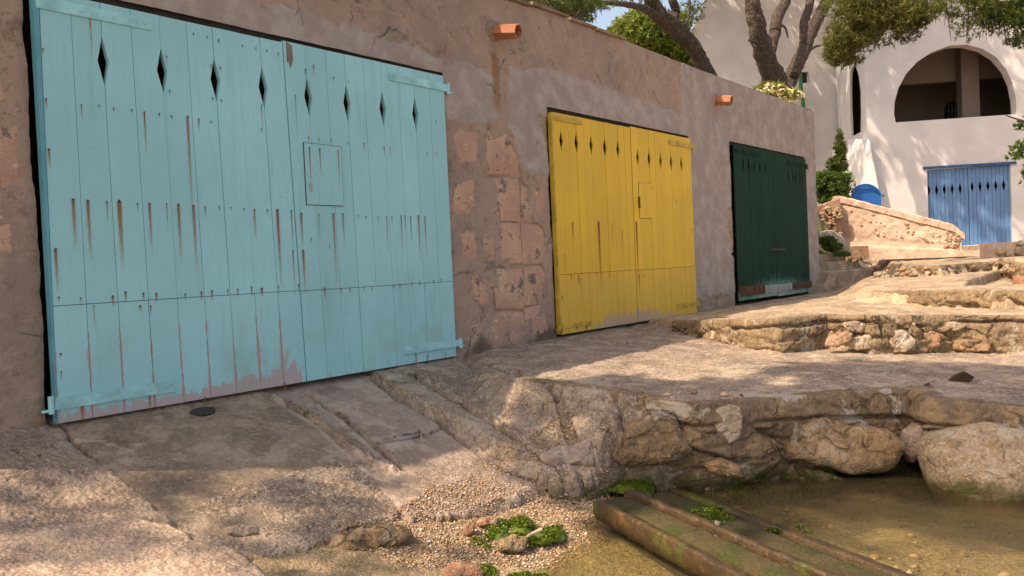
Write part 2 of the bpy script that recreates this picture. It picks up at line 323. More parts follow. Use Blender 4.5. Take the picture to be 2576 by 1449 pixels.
crackline([(1170,910),(1250,945),(1330,985),(1400,1010),(1440,1060)],.03,.05,-.03,.12)
crackline([(1290,950),(1350,990),(1420,1000)],.015,.05,-.03,.12)
crackline([(950,1112),(1040,1095),(1060,1080)],.012,.04,-.055,.30)
crackline([(1060,1100),(1150,1060),(1200,1090)],.008,.02,-.055,.30)
crackline([(2340,975),(2346,1010)],.02,.15,-.0,.06)
crackline([(1200,1320),(1270,1290),(1350,1255)],.015,.03,-.62,0)
crackline([(1540,1010),(1600,1040),(1650,1075)],.02,.03,-.2,0)
nA,nR=GX.shape
PALE=np.zeros(GX.shape,np.float32)
def paleline(pts,w,a,b):
    global PALE
    P=[onP(x,y,a,b)[:2] for x,y in pts]; m0=RR<14; x,y=GX[m0],GY[m0]; wob=.03*fbm(P3(x,y),8,4,199); g=np.zeros(x.shape)
    for i in range(len(P)-1):
        ax,ay=P[i];bx,by=P[i+1];ex,ey=bx-ax,by-ay; t=np.clip(((x-ax)*ex+(y-ay)*ey)/(ex*ex+ey*ey),0,1); g=np.maximum(g,1-np.hypot(x-ax-ex*t+wob,y-ay-ey*t+wob)/w)
    q=PALE[m0]; PALE[m0]=np.maximum(q,np.clip(g,0,1))
for l_ in ([(690,1005),(800,1065),(860,1115),(930,1165),(980,1190)],[(940,950),(1000,992),(1090,1035)],[(800,1010),(870,1055),(960,1130)],[(1240,1060),(1370,1120),(1440,1160)],[(170,1100),(260,1110),(330,1130)],[(1290,1000),(1400,1050),(1480,1085)]): paleline(l_,.04,-.03,.27)
slope_=np.hypot(np.gradient(GZ,axis=1)/np.maximum(np.gradient(RR,axis=1),1e-6),0)
m_=((GI>=1)&(GI<=7)&(RR<12)); pg=np.stack([GX[m_],GY[m_],GZ[m_]],-1)
fa,ea=facet(pg+.1*np.stack([fbm(pg,3,3,1),fbm(pg,3,3,2),fbm(pg,3,3,3)],-1),(4.,4.,5.),5); fb,eb=facet(pg,(14,14,14),6)
sl_=np.clip((slope_[m_]-.45)*2.2,0,1); rough_=np.isin(GI[m_],[5,6]).astype(float)*.15+(GI[m_]==2)*.3
GZ[m_]+=(.05*fa-.04*(1-ea)**2+.018*fb)*sl_+rough_*(.012*fa+.010*fb)
# horizontal roughness on steep faces
gz1=np.abs(np.gradient(GZ,axis=1))/np.maximum(np.gradient(RR,axis=1),1e-6); st=np.clip((gz1-1)/2,0,1)*(RR<14)
PP=P3(GX,GY,GZ); GX=GX+st*.07*fbm(PP,5,4,101); GY=GY+st*.07*fbm(PP,5,4,102); GZ=GZ+st*.02*fbm(PP,12,3,103)
vid=np.arange(nA*nR).reshape(nA,nR); Q=np.stack([vid[:-1,:-1],vid[:-1,1:],vid[1:,1:],vid[1:,:-1]],-1)[:, :, ::-1].reshape(-1,4)
allv=np.stack([GX,GY,GZ],-1).reshape(-1,3); fi=GI[:-1,:-1].reshape(-1)
cx=allv[Q].mean(1); inside=(cx[:,1]>.45)&(cx[:,0]<16.1)&(cx[:,1]<8)&(cx[:,0]>1.6)
def submesh(name,mask,mat,label=None):
    q=Q[mask]; u,inv=np.unique(q,return_inverse=True); f=inv.reshape(-1,4)
    return link(name,allv[u],f,mat,smooth=True,kind='structure',origin=np.array([0,0,0.]),attrs=dict(pale=PALE.reshape(-1)[u]))
names=['shore']+[s[0] for s in slabs]; mats=['shore']+[s[6] for s in slabs]
for i,nm in enumerate(names):
    mk=(fi==i)&~inside
    if mk.any(): submesh(nm,mk,M[mats[i]])
def gh(x,y):
    z,_=height(np.array([float(x)]),np.array([float(y)]),False); return float(z[0])
# deep ground under everything
link('ground',[(-900,-900,-1.7),(900,-900,-1.7),(900,900,-1.7),(-900,900,-1.7)],[(0,1,2,3)],M['shore'],kind='structure')
# water
t=NT('clear shallow water'); v=t.scale(t.pos,(1.,1.6,1.)); h=t.math('ADD',t.noise(6,3,.5,v),t.math('MULTIPLY',t.noise(22,3,.5,v),.35))
nb=t.bump(h,.6,.03); fr=t.n('ShaderNodeFresnel'); fr.inputs[0].default_value=1.33; t.l(nb,fr.inputs['Normal'])
tr=t.n('ShaderNodeBsdfTransparent'); tr.inputs[0].default_value=(.90,.88,.70,1); gl=t.n('ShaderNodeBsdfGlossy'); gl.inputs['Roughness'].default_value=.06; t.l(nb,gl.inputs['Normal'])
df=t.n('ShaderNodeBsdfDiffuse'); df.inputs[0].default_value=(.30,.24,.12,1); mm=t.n('ShaderNodeMixShader'); mm.inputs[0].default_value=.16; t.l(tr.outputs[0],mm.inputs[1]); t.l(df.outputs[0],mm.inputs[2])
ms=t.n('ShaderNodeMixShader'); t.l(fr.outputs[0],ms.inputs[0]); t.l(mm.outputs[0],ms.inputs[1]); t.l(gl.outputs[0],ms.inputs[2]); t.l(ms.outputs[0],t.out.inputs[0])
WZ=-.735
link('water',[(-900,-900,WZ),(900,-900,WZ),(900,900,WZ),(-900,900,WZ)],[(0,1,2,3)],t.m,kind='structure')

# ------------------------------------------------------------------ boathouse
t=NT('weathered pink plaster'); z=t.xyz()
big=t.noise(.8,6,.6); mid=t.noise(4,6,.65); fin=t.noise(34,5,.75)
col=t.mix(t.ramp(big,.38,.62),(.43,.295,.225),(.32,.235,.185)); col=t.mix(t.ramp(t.noise(4.2,9,.78),.50,.60,0,.55),col,(.49,.335,.255)); col=t.mix(t.ramp(t.noise(2.3,9,.8,dist=.5),.56,.60,0,.5),col,(.30,.22,.18))
col=t.mix(t.math('MULTIPLY',t.ramp(t.noise(6,9,.8),.55,.60),.7),col,(.22,.145,.105))
col=t.mix(t.math('MULTIPLY',t.ramp(t.noise(17,6,.8),.58,.64),.6),col,(.46,.31,.23))
nz=t.math('MULTIPLY',t.math('SUBTRACT',t.noise(5,6,.65),.5),.9)
g=t.ramp(t.math('ADD',t.attr('grey'),nz),.47,.51); gc=t.mix(t.ramp(mid,.4,.65),(.34,.27,.235),(.43,.36,.32)); col=t.mix(g,col,gc)
dk=t.ramp(t.math('ADD',t.attr('dark'),nz),.4,.7); col=t.mix(t.math('MULTIPLY',dk,.8),col,(.10,.075,.055))
ru=t.ramp(t.math('ADD',t.attr('rust'),t.math('MULTIPLY',nz,.5)),.3,.8); col=t.mix(t.math('MULTIPLY',ru,.7),col,(.26,.10,.025))
ck=t.cracks(1.1,.009,.52,.62,.3); col=t.mix(t.math('MULTIPLY',ck,.8),col,(.07,.05,.04))
h=t.math('ADD',mid,t.math('ADD',t.math('MULTIPLY',fin,.35),t.math('MULTIPLY',t.noise(12,6,.7),.8)))
bs=t.math('SUBTRACT',1.,t.math('MULTIPLY',g,.6)); t.bsdf(col,.95,t.bump(h,bs,.03)); M['plaster']=t.m
t=NT('exposed sandstone'); col=t.mix(t.ramp(t.noise(3,5),.35,.65),(.50,.30,.22),(.64,.40,.27)); col=t.mix(t.ramp(t.noise(6,7,.75),.56,.60),col,(.20,.15,.14))
col=t.mix(t.ramp(t.noise(14,5,.7),.6,.68),col,(.72,.50,.36)); t.bsdf(col,.95,t.bump(t.math('ADD',t.noise(14,6,.7),t.math('MULTIPLY',t.noise(50,3,.7),.3)),1.,.03)); M['sandstone']=t.m

XL=.9
bh=empty('boathouse',(8.7,2.,0),'long flat roofed boathouse of peeling pink plaster with light blue, yellow and green double doors','boathouse')
DO=[(2.26,5.815,2.555),(7.455,10.82,2.445),(12.22,15.53,2.50)]  # openings in the wall
WY=.045
xs=[XL]; 
segs=[(XL,2.2,.04),(2.2,5.8,.03),(5.8,7.6,.0125),(7.6,10.7,.025),(10.7,12.3,.02),(12.3,16.15,.03)]
xs=np.concatenate([np.arange(a,b-.004,s) for a,b,s in segs]+[[16.15]]); zs=np.concatenate([np.arange(-.5,1.9,.0135),np.arange(1.9,2.6,.018),np.arange(2.6,3.4,.025),[3.42]])
# snap to openings
for a,b,c in DO:
    for q in (a,b): xs[np.argmin(abs(xs-q))]=q
    zs[np.argmin(abs(zs-c))]=c
XX,ZZ=np.meshgrid(xs,zs,indexing='ij')
def psd(pts): return sdf(np.array(pts),XX,ZZ)
def soft(pts,w=.12): return np.clip(.5-psd(pts)/(2*w),0,1)
top=3.40+.03*fbm(P3(XX,0,0),.8,3,3)+.05*np.clip((XX-5)/3,0,1)-.05*np.clip((XX-9)/3,0,1)
ZW=np.where(ZZ>3.38,top,ZZ)
grey=np.maximum.reduce([soft([(7.0,1.75),(6.75,2.3),(6.85,2.75),(7.5,2.85),(9,2.8),(10.6,2.72),(10.7,3.5),(16.3,3.5),(16.3,-.5),(15.4,-.5),(15.4,2.3),(12.3,2.3),(12.3,.2),(10.7,.2),(10.7,2.1),(7.3,2.35),(7.5,1.7)]),
  soft([(5.75,2.6),(6.1,2.72),(6.7,2.6),(6.6,2.2),(6.2,2.12),(5.85,2.15)],.08),soft([(2,2.5),(5.8,2.5),(5.9,2.72),(4,2.8),(2,2.8)],.15)*.9,soft([(10.7,.1),(10.7,-.5),(12.3,-.5),(12.3,.3)])*.3])
grey=grey*np.where((XX>10.7)&(XX<12.3)&(ZZ<2.3),.75,1)
dark=np.clip(.35-ZZ,0,.35)*1.3*((XX<2.3)|((XX>5.8)&(XX<7.5)))+.4*np.exp(-((XX-7.25)/.2)**2-((ZZ-.05)/.12)**2)+.35*np.exp(-((XX-6.2)/.12)**2-((ZZ-.05)/.16)**2)
rust=np.exp(-((XX-2.22)/.09)**2-((ZZ+.07)/.12)**2)+.75*np.exp(-((XX-6.6)/.10)**2)*np.clip((3.0-ZZ)/.2,0,1)*np.clip((ZZ-2.1)/.3,0,1)
nzw=fbm(P3(XX,ZZ,0),2.1,5,21)
# where plaster has fallen: reveals blocks
fall=np.clip(.5-psd([(6.25,2.2),(6.9,2.15),(7.2,1.6),(7.45,1.0),(7.45,.1),(6.1,.1),(6.0,.75),(6.35,1.25)])/.5,0,1)
miss=(fall+.75*nzw+.25*fbm(P3(XX,ZZ,3.),9,4,22))>.90
miss|=(soft([(12.0,1.55),(12.2,1.5),(12.2,.75),(12.1,.8),(11.95,1.2)],.1)+.5*fbm(P3(XX,ZZ,7.),6,4,23))>.75
miss|=(np.clip(.5-psd([(1.4,2.0),(2.3,1.9),(2.25,.8),(1.8,.9)])/.4,0,1)+.8*fbm(P3(XX,ZZ,9.),2.3,5,24))>1.1
lay=.012*np.clip((grey+.4*nzw-.45)*8,0,1)
YW=WY-.012*nzw-.006*fbm(P3(XX,ZZ,1.),9,4,25)-.005*fbm(P3(XX,ZZ,2.),30,2,27)-lay+np.where(miss,.03,0)
YW=YW+.05*np.exp(-((XX-7.38)/.10)**2)*0
for a,b,c in DO: # ragged arris near openings
    dd=np.minimum(np.abs(XX-a),np.abs(XX-b)); e=np.where(ZZ<c+.05,np.clip(1-dd/.05,0,1),0)*(.5+.5*fbm(P3(XX,ZZ,4.),12,3,26)); YW=YW+.02*e
n1,n2=XX.shape; vid=np.arange(n1*n2).reshape(n1,n2); fq=np.stack([vid[:-1,:-1],vid[1:,:-1],vid[1:,1:],vid[:-1,1:]],-1)
xm=(xs[:-1]+xs[1:])/2; zm=(zs[:-1]+zs[1:])/2; keep=np.ones((n1-1,n2-1),bool)
for a,b,c in DO: keep&=~((xm[:,None]>a)&(xm[:,None]<b)&(zm[None]<c))
# jagged outline beside the openings
XJ=XX.copy()
for a,b,c in DO:
    for q,sg in ((a,-1),(b,1)):
        m=(np.abs(XX-q)<.001)&(ZZ<c); XJ=np.where(m,XX+sg*np.clip(.02*fbm(P3(XX,ZZ,8.),4,4,28)+.008,0,.03),XJ)
link('wall',np.stack([XJ,YW,ZW],-1).reshape(-1,3),fq[keep].reshape(-1,4),M['plaster'],bh,smooth=True,attrs=dict(grey=grey.ravel(),dark=dark.ravel(),rust=rust.ravel()))
# shell behind the plaster skin: jambs, lintels, side and rear walls, roof
b=MB()
TH=.42
for a,bb in ((XL,2.24),(5.835,7.43),(10.84,12.2),(15.55,16.1)): b.box(a+.01,bb,WY+.035,WY+TH,-.6,3.36)
for a,bb,c in ((2.24,5.835,2.58),(7.43,10.84,2.47),(12.2,15.55,2.53)): b.box(a,bb,WY+.035,WY+TH,c,3.36)
b.box(XL+.01,XL+.4,WY+TH,5.9,-.6,3.355); b.box(15.72,16.1,WY+TH,5.9,-.6,3.355); b.box(XL+.01,16.1,5.9,6.2,-.6,3.355)
b.go('rear_wall',M['plaster'],bh)
# right hand corner pier widening at its foot + end wall
b=MB(); b.box(16.02,16.19,WY+.012,6.1,-.4,3.36); b.box(15.75,16.28,WY-.04,WY+.3,-.4,.16,.02); b.go('end_wall',M['plaster'],bh)
b=MB(); b.box(XL-.02,16.17,WY+.03,6.25,3.362,3.43); b.go('roof',M['concrete2'],bh)
# roof edge tiles (thin slabs showing over the wall)
tm=simple('old terracotta roof tile',(.24,.16,.11),.9,.6,20,.35)
for i,(a,bb) in enumerate([(6.4,7.2),(7.22,7.9),(7.95,8.5),(8.52,9.15)]):
    b=MB(); j=random.uniform(-.008,.012); z0=3.445+j+.012*fbm(P3(np.array([a]),0,0),.8,3,3)[0]; b.box(a,bb,WY-.045+random.uniform(0,.02),.6,z0,z0+.028,.006); b.go('roof_tile',tm,bh)
v,f=extr([(0,0),(.9,-.02),(1.45,-.0),(1.5,.07),(.75,.075),(0,.02)],[],onY(1795,196,.3)+np.array([0,0,-.03]),(1,0,0),(0,0,1),(0,-1,0),.25); link('ridge_tile',v,f,tm,bh)
# exposed stone blocks in the wall
rows=[(-.02,.36,[5.86,6.28,6.93,7.40]),(.37,.78,[6.05,6.44,6.93,7.42]),(.79,1.21,[5.9,6.25,6.52,6.93,7.40]),(1.22,1.66,[5.88,6.26,6.60,6.94,7.42]),(1.67,2.12,[5.9,6.35,6.78,7.2]),(1.22,1.66,[11.7,12.18]),(.8,1.2,[11.75,12.18]),(.9,1.3,[1.42,1.8,2.2]),(1.31,1.75,[1.42,2.0,2.22]),(1.76,2.2,[1.42,1.7,2.2])]
for zi,(z0,z1,xl) in enumerate(rows):
    for xi in range(len(xl)-1):
        nx,nz=5,5; gx=np.linspace(xl[xi]+.008,xl[xi+1]-.008,nx); gz=np.linspace(z0+.006,z1-.006,nz); A,B=np.meshgrid(gx,gz,indexing='ij')
        A=A+random.uniform(-.02,.02)*(B-z0)/.4; B=B+random.uniform(-.025,.025)*(A-xl[xi])/.4
        ed=(np.abs(np.linspace(-1,1,nx))[:,None]>.9)|(np.abs(np.linspace(-1,1,nz))[None]>.9)
        Yf=WY+.005-random.uniform(0,.012)-.012*fbm(P3(A,B,zi),5,3,31)+ed*.018
        V=np.stack([A+.018*fbm(P3(A,B,1.),6,2,32),Yf,B+.016*fbm(P3(A,B,2.),6,2,33)],-1).reshape(-1,3); vi=np.arange(nx*nz).reshape(nx,nz)
        Fq=[tuple(q) for q in np.stack([vi[:-1,:-1],vi[1:,:-1],vi[1:,1:],vi[:-1,1:]],-1).reshape(-1,4)]
        n0=len(V); bk=V[[vi[0,0],vi[-1,0],vi[-1,-1],vi[0,-1]]].copy(); bk[:,1]=WY+.12; V=np.vstack([V,bk])
        Fq+=[tuple(vi[:,0][::-1])+(n0,n0+1),tuple(vi[-1,:][::-1])+(n0+1,n0+2),tuple(vi[::-1,-1][::-1])+(n0+2,n0+3),tuple(vi[0,::-1][::-1])+(n0+3,n0)]
        link('stone',V,Fq,M['sandstone'],bh,smooth=False)

def paint(name,c,prim,style):
    t=NT(name); z=t.xyz(); uv=t.n('ShaderNodeUVMap'); su=t.n('ShaderNodeSeparateXYZ'); t.l(uv.outputs[0],su.inputs[0]); u=su.outputs[0]; hv=z[2]
    vs=t.scale(t.pos,(14.,14.,.8)); grain=t.noise(6,4,.6,vs); oi=t.n('ShaderNodeObjectInfo'); rnd=oi.outputs['Random']
    col=t.mix(t.ramp(t.noise(.9,4),.3,.7),tuple(x*.9 for x in c),tuple(min(1,x*1.07) for x in c)); col=t.mix(t.ramp(grain,.3,.75,0,.22),col,tuple(x*.7 for x in c)); col=t.mix(t.math('MULTIPLY',rnd,.45),col,tuple(x*.80 for x in c)); col=t.mix(t.ramp(t.noise(3.5,6,.7,t.scale(t.pos,(3.,3.,.35))),.52,.68,0,.32),col,tuple((x*.55+.03) for x in c)); col=t.mix(t.ramp(t.noise(45,3,.7,t.scale(t.pos,(1,1,.45))),.70,.73,0,.8),col,(.13,.12,.10))
    edge=t.math('ABSOLUTE',t.math('SUBTRACT',u,.5)); n2=t.noise(11,9,.78,t.scale(t.pos,(1.,1.,.6)))
    if style=='blue':
        # worn near the bottom and along board edges on the left leaf
        lf=t.ramp(z[0],4.03,4.06,1,0); low=t.ramp(hv,.10,.62,.24,0)
        e=t.math('MULTIPLY',t.ramp(edge,.38,.5),t.ramp(hv,.45,.67,.24,0)); bt=t.ramp(hv,-.02,.2,.17,0)
        near=t.math('MULTIPLY',t.ramp(z[0],3.1,4.0),t.ramp(hv,.1,.5,.19,0))
        m=t.math('ADD',n2,t.math('MULTIPLY',t.math('ADD',t.math('ADD',e,bt),near),lf)); m=t.math('ADD',m,t.ramp(hv,.0,.12,.14,0))
        pm=t.ramp(m,.705,.725); col=t.mix(pm,col,prim)
        col=t.mix(t.math('MULTIPLY',t.ramp(t.noise(30,4,.7),.62,.7),t.ramp(hv,.05,.3,.8,0)),col,(.10,.13,.12))
        col=t.mix(t.math('MULTIPLY',t.ramp(t.noise(2.4,4),.5,.7),t.ramp(hv,.25,.75,.30,0)),col,(.28,.33,.20))
    elif style=='yellow':
        cx=t.math('ABSOLUTE',t.math('SUBTRACT',z[0],9.05)); low=t.math('SUBTRACT',t.ramp(hv,.02,.32,.42,0),t.ramp(cx,.3,1.5,0,.3))
        m=t.math('ADD',t.noise(5,6,.65,t.scale(t.pos,(2.2,1.,.6))),low); col=t.mix(t.ramp(m,.62,.86,0,.85),col,prim)
        col=t.mix(t.ramp(hv,.64,.69,.32,0),col,(.62,.36,.09)); pm=t.ramp(m,.7,.8)
        col=t.mix(t.math('MULTIPLY',t.ramp(t.noise(26,4,.7,t.scale(t.pos,(1,1,.4))),.62,.72),.5),col,(.25,.12,.02))
    elif style=='green':
        cx=t.math('ABSOLUTE',t.math('SUBTRACT',z[0],13.9)); low=t.math('SUBTRACT',t.ramp(hv,.05,.62,.38,0),t.ramp(cx,.2,1.7,0,.12))
        m=t.math('ADD',t.noise(7,8,.75,t.scale(t.pos,(6.5,1.,.45))),low); col=t.mix(t.ramp(m,.66,.72),col,prim)
        col=t.mix(t.ramp(t.math('ADD',m,-.12),.66,.74),col,(.40,.40,.38)); pm=t.ramp(m,.7,.8)
        col=t.mix(t.ramp(t.noise(8,4,.6,t.scale(t.pos,(2.,1.,.3))),.5,.75,0,.5),col,(.012,.022,.014))
    else:
        m=t.noise(4,6,.65,t.scale(t.pos,(1.,1.,.5))); col=t.mix(t.ramp(m,.5,.7,0,.6),col,prim); pm=t.ramp(m,.7,.8)
    hh=t.math('SUBTRACT',t.math('MULTIPLY',grain,.3),t.math('MULTIPLY',pm,.6)); t.bsdf(col,t.ramp(pm,0,1,.8 if style=='green' else .55,.9),t.bump(hh,.35,.006),.08 if style=='green' else .35); return t.m
M['blue']=paint('light blue door paint',(.31,.64,.68),(.45,.37,.37),'blue')
M['yellow']=paint('mustard yellow door paint',(.80,.48,.035),(.42,.33,.36),'yellow')
M['green']=paint('dark green door paint',(.014,.048,.030),(.10,.30,.20),'green')
M['dblue']=paint('faded blue door paint',(.10,.215,.42),(.17,.33,.55),'dblue')
M['bedge']=simple('teal door edge paint',(.10,.33,.40),.6,.2,20,.15)
t=NT('rust run'); uv=t.n('ShaderNodeUVMap'); su=t.n('ShaderNodeSeparateXYZ'); t.l(uv.outputs[0],su.inputs[0]); u,vv=su.outputs[0],su.outputs[1]
sd=t.math('SUBTRACT',1.,t.math('MULTIPLY',t.math('ABSOLUTE',t.math('SUBTRACT',u,.5)),2.)); fade=t.math('POWER',t.math('SUBTRACT',1.,vv),.9)
wn=t.noise(3,3,.6,t.scale(t.pos,(60,60,9))); al=t.math('MULTIPLY',t.math('MULTIPLY',t.ramp(sd,0,.9),fade),t.ramp(wn,.2,.65,.45,1.)); al=t.math('MULTIPLY',al,t.math('ADD',su.outputs[2],1.15),clamp=True)
pb=t.n('ShaderNodeBsdfPrincipled'); t.l(t.mix(fade,(.55,.23,.03),(.26,.07,.012)),pb.inputs['Base Color']); pb.inputs['Roughness'].default_value=.9
tr=t.n('ShaderNodeBsdfTransparent'); ms=t.n('ShaderNodeMixShader'); t.l(al,ms.inputs[0]); t.l(tr.outputs[0],ms.inputs[1]); t.l(pb.outputs[0],ms.inputs[2]); t.l(ms.outputs[0],t.out.inputs[0]); M['run']=t.m
M['rust']=simple('rusty iron',(.11,.045,.022),.85,.6,60,.5); M['zinc']=simple('galvanised metal',(.36,.35,.33),.55,.3,40,.2,Metallic=.3)
M['wood']=simple('bare weathered wood',(.20,.15,.12),.9,.6,30,.35)

def halfd(zc,hh,hw): return [(0,zc-hh),(hw,zc),(0,zc+hh)]
def leaf(label,x0,x1,z0,z1,n,zr,dj,dz,mat,parent,first=None,low=None,O=(0,0,0),ux=(1,0,0),nrm=(0,-1,0),th=.035,gap=.003,dh=.145,dw=.036,lean=0.,seam=4.052):
    """a door leaf: boards split at zr, diamonds on joints dj"""
    O=np.array(O,float); ux=np.array(ux,float); nrm=np.array(nrm,float)
    def P(a,y,c):
        a=a+lean*(1-abs(a-seam)/1.77)*(1.4-c)/1.4+.035*c/2.5*max(0,1-(a-2.285)/.45) if lean else a
        return O+ux*a+nrm*(-y)+UP*c
    bt=MB()
    fr=[]
    for c in (z0+.22,zr-.06,zr+.06,(zr+z1)/2+.05):   # ledges behind the boards, door's own mesh
        q=[P(a,y,cc) for a in (x0+.05,x1-.05) for y in (th,th+.03) for cc in (c-.05,c+.05)]
        bt.add(q,[(0,1,3,2),(4,6,7,5),(0,4,5,1),(2,3,7,6),(0,2,6,4),(1,5,7,3)])
    dr=bt.go('door',mat,parent); dr['label']=label
    e=np.linspace(x0,x1,n+1)
    if first: e=np.concatenate([[x0],np.linspace(x0+first,x1,n)])
    def board(a,bb,c0,c1,dl,drr):
        j=random.uniform(-.0025,.0025); a+=gap/2+random.uniform(0,.001); bb-=gap/2
        out=[(a,c0),(bb,c0)]
        if drr: out+=[(bb,drr-dh),(bb-dw,drr),(bb,drr+dh)]
        out+=[(bb,c1),(a,c1)]
        if dl: out+=[(a,dl+dh),(a+dw,dl),(a,dl-dh)]
        N=len(out); V=[P(q[0],j,q[1]) for q in out]+[P(q[0],j+th,q[1]) for q in out]
        tri=tessellate_polygon([[Vector((q[0],q[1],0)) for q in out]])
        Fc=[tuple(t_) for t_ in tri]+[tuple(i+N for i in t_[::-1]) for t_ in tri]+[(i,(i+1)%N,(i+1)%N+N,i+N) for i in range(N)]
        uv=[((q[0]-a)/(bb-a),q[1]) for q in out]*2
        link('plank',V,Fc,mat,dr,uv=uv)
    for i in range(n):
        L=dz if i in dj else None; Rr=dz if (i+1) in dj else None
        board(e[i],e[i+1],zr+.002,z1,L,Rr)
        LL=low if (low and i in dj) else None; LR=low if (low and (i+1) in dj) else None
        board(e[i],e[i+1],z0,zr-.002,LL,LR)
    return dr,e
def strap(xa,xb,zc,dr,mat,hh=.032,y=-.012,pin=None,tilt=0):
    b=MB(); b.box(xa,xb,y,0.0,zc-hh,zc+hh,.002)
    for k in range(4):
        xx=xa+.05+(xb-xa-.1)*k/3; vv,ff=tube([(xx,y-.006,zc),(xx,y,zc)],[.009,.012],6); b.add(vv,ff)
    if pin is not None:
        vv,ff=tube([(pin,y+.004,zc-hh-.02),(pin,y+.004,zc+hh+.01)],[.017,.017],8); b.add(vv,ff)
        sx=1 if pin>(xa+xb)/2 else -1; b.box(min(pin,pin+sx*.05),max(pin,pin+sx*.05),y,y+.02,zc-hh-.008,zc-hh+.006)
    b.go('strap_hinge',mat,dr)
M['bhw']=simple('light blue painted iron',(.295,.60,.63),.5,.5,40,.2); M['yhw']=simple('yellow painted iron',(.52,.34,.05),.5,.5,40,.25); M['ghw']=simple('green painted iron',(.010,.035,.022),.9,.5,40,.3,spec=.1)
dBL,e1=leaf('light blue left door leaf with peeling paint along its lower boards',2.285,4.048,-.0,2.50,9,.68,{2,4,6,8},2.145,M['blue'],bh,lean=.035)
dBR,e2=leaf('light blue right door leaf with a small square hatch',4.056,5.785,.0,2.515,9,.675,{1,3,5,7},2.13,M['blue'],bh,first=.20,lean=.035)
dYL,e3=leaf('mustard yellow left door leaf with long rust runs',7.485,9.13,.035,2.39,11,.67,{1,3,5,7,9},2.10,M['yellow'],bh,dh=.115,dw=.036,th=.016)
dYR,e4=leaf('mustard yellow right door leaf with a small hatch',9.145,10.79,.035,2.405,11,.665,{1,3,5,7,9},2.04,M['yellow'],bh,dh=.115,dw=.036,th=.016)
dGL,e5=leaf('dark green left door leaf with scraped white foot',12.25,13.86,.10,2.46,14,.30,{3,5,7,9,11},2.17,M['green'],bh,dh=.12,dw=.034,th=.014)
dGR,e6=leaf('dark green right door leaf with scraped white foot',13.875,15.50,.08,2.45,14,.28,{6,8,9,11,12},2.10,M['green'],bh,dh=.12,dw=.030,th=.014)
v,f=extr([(2.278,0),(2.284,0),(2.317,2.5),(2.285,2.5)],[],(0,-.002,0),(1,0,0),UP,(0,-1,0),.05); link('door_edge',v,f,M['bedge'],dBL)
v,f=extr([(4.078,0),(4.098,0),(4.038,2.5),(4.018,2.5)],[],(0,.006,0),(1,0,0),UP,(0,-1,0),.02); link('door_edge',v,f,M['bedge'],dBR)
b=MB(); b.box(7.466,7.484,-.002,.05,.04,2.385); b.go('door_edge',M['yhw'],dYL)
# lintel board above each door, its dark colour standing for the shadow gap
lm=simple('dark gap shade',(.05,.035,.03),.9,.5,30,.3)
for a,bb,c in DO: b=MB(); b.box(a-.0,bb+.0,.065,.3,c-.05,c+.02); b.go('lintel_gap_shade',lm,bh)
strap(2.30,3.0,2.425,dBL,M['bhw'],.035); strap(2.27,3.02,.118,dBL,M['bhw'],.036,pin=2.25); strap(5.1,5.82,2.41,dBR,M['bhw'],.033,pin=5.83); strap(5.12,5.83,.115,dBR,M['bhw'],.03,pin=5.84)
strap(7.50,8.05,2.335,dYL,M['yhw'],.028); strap(7.44,8.06,.115,dYL,M['yhw'],.02,pin=7.43); strap(10.14,10.84,2.30,dYR,M['yhw'],.03,pin=10.85); strap(10.18,10.82,.16,dYR,M['yhw'],.025,pin=10.83)
strap(12.28,13.2,2.37,dGL,M['ghw'],.03); strap(14.55,15.5,2.33,dGR,M['ghw'],.03,pin=15.52)
strap(12.27,13.28,.235,dGL,M['rust'],.075); strap(13.3,13.86,.22,dGL,M['zinc'],.06); strap(13.88,14.55,.215,dGR,M['zinc'],.06); strap(14.57,15.56,.21,dGR,M['rust'],.06)
for x0,x1,z0,z1,dr,mm,yy in ((4.17,4.53,1.32,1.78,dBR,M['blue'],1),(9.28,9.60,1.30,1.735,dYR,M['yellow'],1)):
    b=MB(); b.box(x0-.004,x1+.004,-.0052,-.001,z0-.004,z1+.004); b.go('hatch_seam',lm,dr)
    k=0
    for xa,xb in zip(np.linspace(x0,x1,4)[:-1],np.linspace(x0,x1,4)[1:]): b=MB(); b.box(xa+.0006,xb-.0006,-.0085,-.0055,z0,z1); b.go('hatch_board',mm,dr)
b=MB(); vv,ff=tube([(4.215,-.016,1.47),(4.215,-.006,1.47)],[.016,.018],10); b.add(vv,ff); b.box(4.206,4.224,-.014,-.006,1.42,1.47); b.go('lock',M['zinc'],dBR)
b=MB(); b.box(9.262,9.285,-.02,-.004,1.42,1.56); b.go('latch',M['rust'],dYR)
b=MB(); b.box(13.6,14.25,-.012,-.002,.84,.865,.004); b.go('bar',M['rust'],dGR)
b=MB(); v,f=extr([(0,0),(.05,-.02),(.055,-.12),(.03,-.19),(.012,-.13),(0,-.16)],[],(4.058,-.0035,2.512),(1,0,0),(0,0,1),(0,-1,0),.002); b.add(v,f); b.go('bare_patch',M['wood'],dBR)
